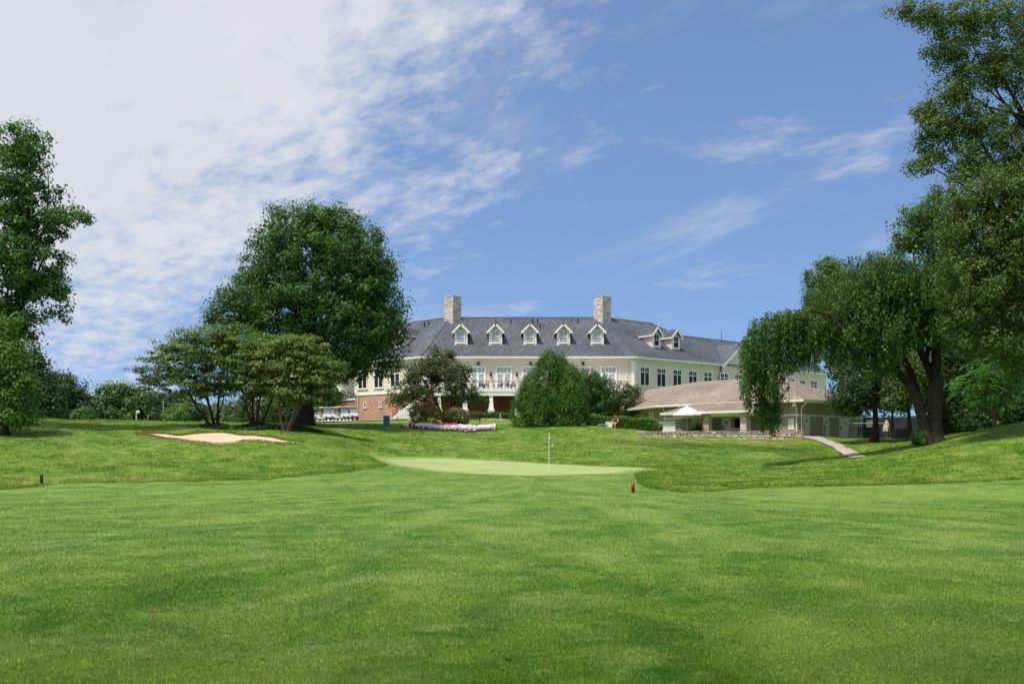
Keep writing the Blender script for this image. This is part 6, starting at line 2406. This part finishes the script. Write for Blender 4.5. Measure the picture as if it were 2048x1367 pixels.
# longer grass along the edge of the rough and round the bunker lip
ex, ey, eh = [], [], []
for i in range(len(FW) - 6):
    p, q = FW[i], FW[i + 1]
    L_ = (q - p).length
    m = int(L_ * (170 if i < 16 else 380))
    t = rng.random(m)
    nrm = Vector((q.y - p.y, -(q.x - p.x))).normalized()
    off = np.abs(rng.normal(size=m)) * 0.5
    for sgn in (-1,):
        ex.append(p.x + (q.x - p.x) * t + nrm.x * sgn * off)
        ey.append(p.y + (q.y - p.y) * t + nrm.y * sgn * off)
        eh.append(0.03 + 0.04 * rng.random(m))
for i in range(len(BUNK)):
    p, q = BUNK[i], BUNK[(i + 1) % len(BUNK)]
    L_ = (q - p).length
    m = int(L_ * 160)
    t = rng.random(m)
    ex.append(p.x + (q.x - p.x) * t + rng.normal(size=m) * 0.12)
    ey.append(p.y + (q.y - p.y) * t + rng.normal(size=m) * 0.12 + 0.05)
    eh.append(0.06 + 0.10 * rng.random(m))
NB_ = sum(len(q_) for q_ in ex[-len(BUNK):])
x, y, h = map(np.concatenate, (ex, ey, eh))
inb = np.arange(len(x)) >= len(x) - NB_
keep = (fairway_w(x, y) < 0.6) & ~inpoly(x, y, G_OUT) & (polydist(x, y, G_OUT) > 1.3)
x, y, h, inb = x[keep], y[keep], h[keep], inb[keep]
n = len(x)
z = terrain(x, y) + 0.03
a = rng.random(n) * 6.283
w = 0.012
base = np.stack([x, y, z], -1)
sd = np.stack([np.cos(a) * w, np.sin(a) * w, np.zeros(n)], -1)
tip = base + np.stack([rng.normal(size=n) * 0.5 * h, rng.normal(size=n) * 0.5 * h, h], -1)
for nm_, mk_, mt_, lb_ in (('rough_grass', ~inb, 'blade', 'longer grass fringe along the edge of the rough'), ('bunker_fringe', inb, 'fringe', 'dry brown grass fringe round the bunker edge')):
    q3 = np.stack([base - sd, base + sd, tip], 1)[mk_].reshape(-1, 3)
    m_n = int(mk_.sum())
    me = np_mesh(nm_, q3, np.arange(3 * m_n).reshape(m_n, 3), M[mt_], False, {'tint': rng.random(m_n)})
    o = put(bpy.data.objects.new(nm_, me))
    tag(o, lb_, 'grass', kind='stuff')
# tufts over the rough banks
n = 300000
d = 38 + 62 * rng.random(n) ** 0.9
px = rng.uniform(-200, 2250, n)
x = (px - 1024) / F * d
y = d
ok = (fairway_w(x, y) < 0.5) & ~inpoly(x, y, BUNK) & ~inpoly(x, y, pl + pr[::-1]) & ~inpoly(x, y, G_OUT) & (polydist(x, y, G_OUT) > 0.9) & ~inpoly(x, y, [tuple(w_) for w_ in wl])
ok &= ~((x > 11) & (x < 27) & (y > 89.6))
x, y = x[ok], y[ok]
n = len(x)
z = terrain(x, y) + 0.02
h = (0.05 + 0.06 * rng.random(n)) * (0.7 + 0.6 * (np.sin(x * 0.9 + np.sin(y * 0.7)) * np.sin(y * 0.8 + x * 0.3) > 0.1))
w = 0.012 + y * 0.00022
a = rng.random(n) * 6.283
base = np.stack([x, y, z], -1)
sd = np.stack([np.cos(a) * w, np.sin(a) * w, np.zeros(n)], -1)
tip = base + np.stack([rng.normal(size=n) * 0.7 * h, rng.normal(size=n) * 0.7 * h, h], -1)
me = np_mesh('bank_grass', np.stack([base - sd, base + sd, tip], 1).reshape(-1, 3), np.arange(3 * n).reshape(n, 3), M['blade'], False, {'tint': 0.35 + 0.65 * rng.random(n)})
for nm, sp_ in (('dry', DRY), ('lush_shade', LUSH_SHADE)):
    at = me.attributes.new(nm, 'FLOAT', 'FACE')
    at.data.foreach_set('value', zone(x, y, sp_).astype(np.float32))
o = put(bpy.data.objects.new('bank_grass', me))
tag(o, 'longer tufted grass covering the banks of rough', 'grass', kind='stuff')
# bunker lip soil band
lip = MB()
nb = len(BUNK)
cB = sum((Vector(b_) for b_ in BUNK), Vector((0, 0))) / nb
for i in range(nb):
    p, q = BUNK[i], BUNK[(i + 1) % nb]
    if (p.y + q.y) / 2 < cB.y - 1.0: continue
    zp_, zq = tz(p.x, p.y), tz(q.x, q.y)
    lip.poly([(p.x, p.y - 0.06, zp_ - 0.42), (q.x, q.y - 0.06, zq - 0.42), (q.x, q.y + 0.05, zq + 0.06), (p.x, p.y + 0.05, zp_ + 0.06)])
tag(lip.build('bunker_lip', M['soil']), 'brown turf lip along the back edge of the bunker', 'turf lip', kind='structure')

lm = MB()
pts = [Vector((math.cos(k * 0.785) * (0.05 if k % 2 else 0.03), math.sin(k * 0.785) * (0.045 if k % 2 else 0.025), 0.012 * (k % 3))) for k in range(8)]
for k in range(8):
    lm.poly([Vector((0, 0, 0.01)), pts[k], pts[(k + 1) % 8]])
lmesh = lm.mesh('fallen_leaf', M['leaf_dry'])
for px, py in ((895, 1212), (875, 1214), (1294, 1180), (1089, 1352), (308, 1226), (505, 1205), (961, 1050), (668, 1051), (218, 1101), (1091, 1230), (1018, 1328), (1134, 1005), (290, 1322), (1780, 1250), (1500, 1120), (1690, 957), (1790, 958), (1420, 1050), (60, 1022), (620, 1290)):
    p = G(px, py)
    o = bpy.data.objects.new('fallen_leaf', lmesh)
    o.location = p + UP * 0.02
    s = R.uniform(0.45, 0.8)
    o.scale = (s, s, s)
    o.rotation_euler = (R.uniform(-0.3, 0.3), R.uniform(-0.3, 0.3), R.uniform(0, 6.28))
    COL.objects.link(o)
    tag(o, 'small dry brown leaf lying on the mown grass', 'leaf', 'dry leaves on the fairway')
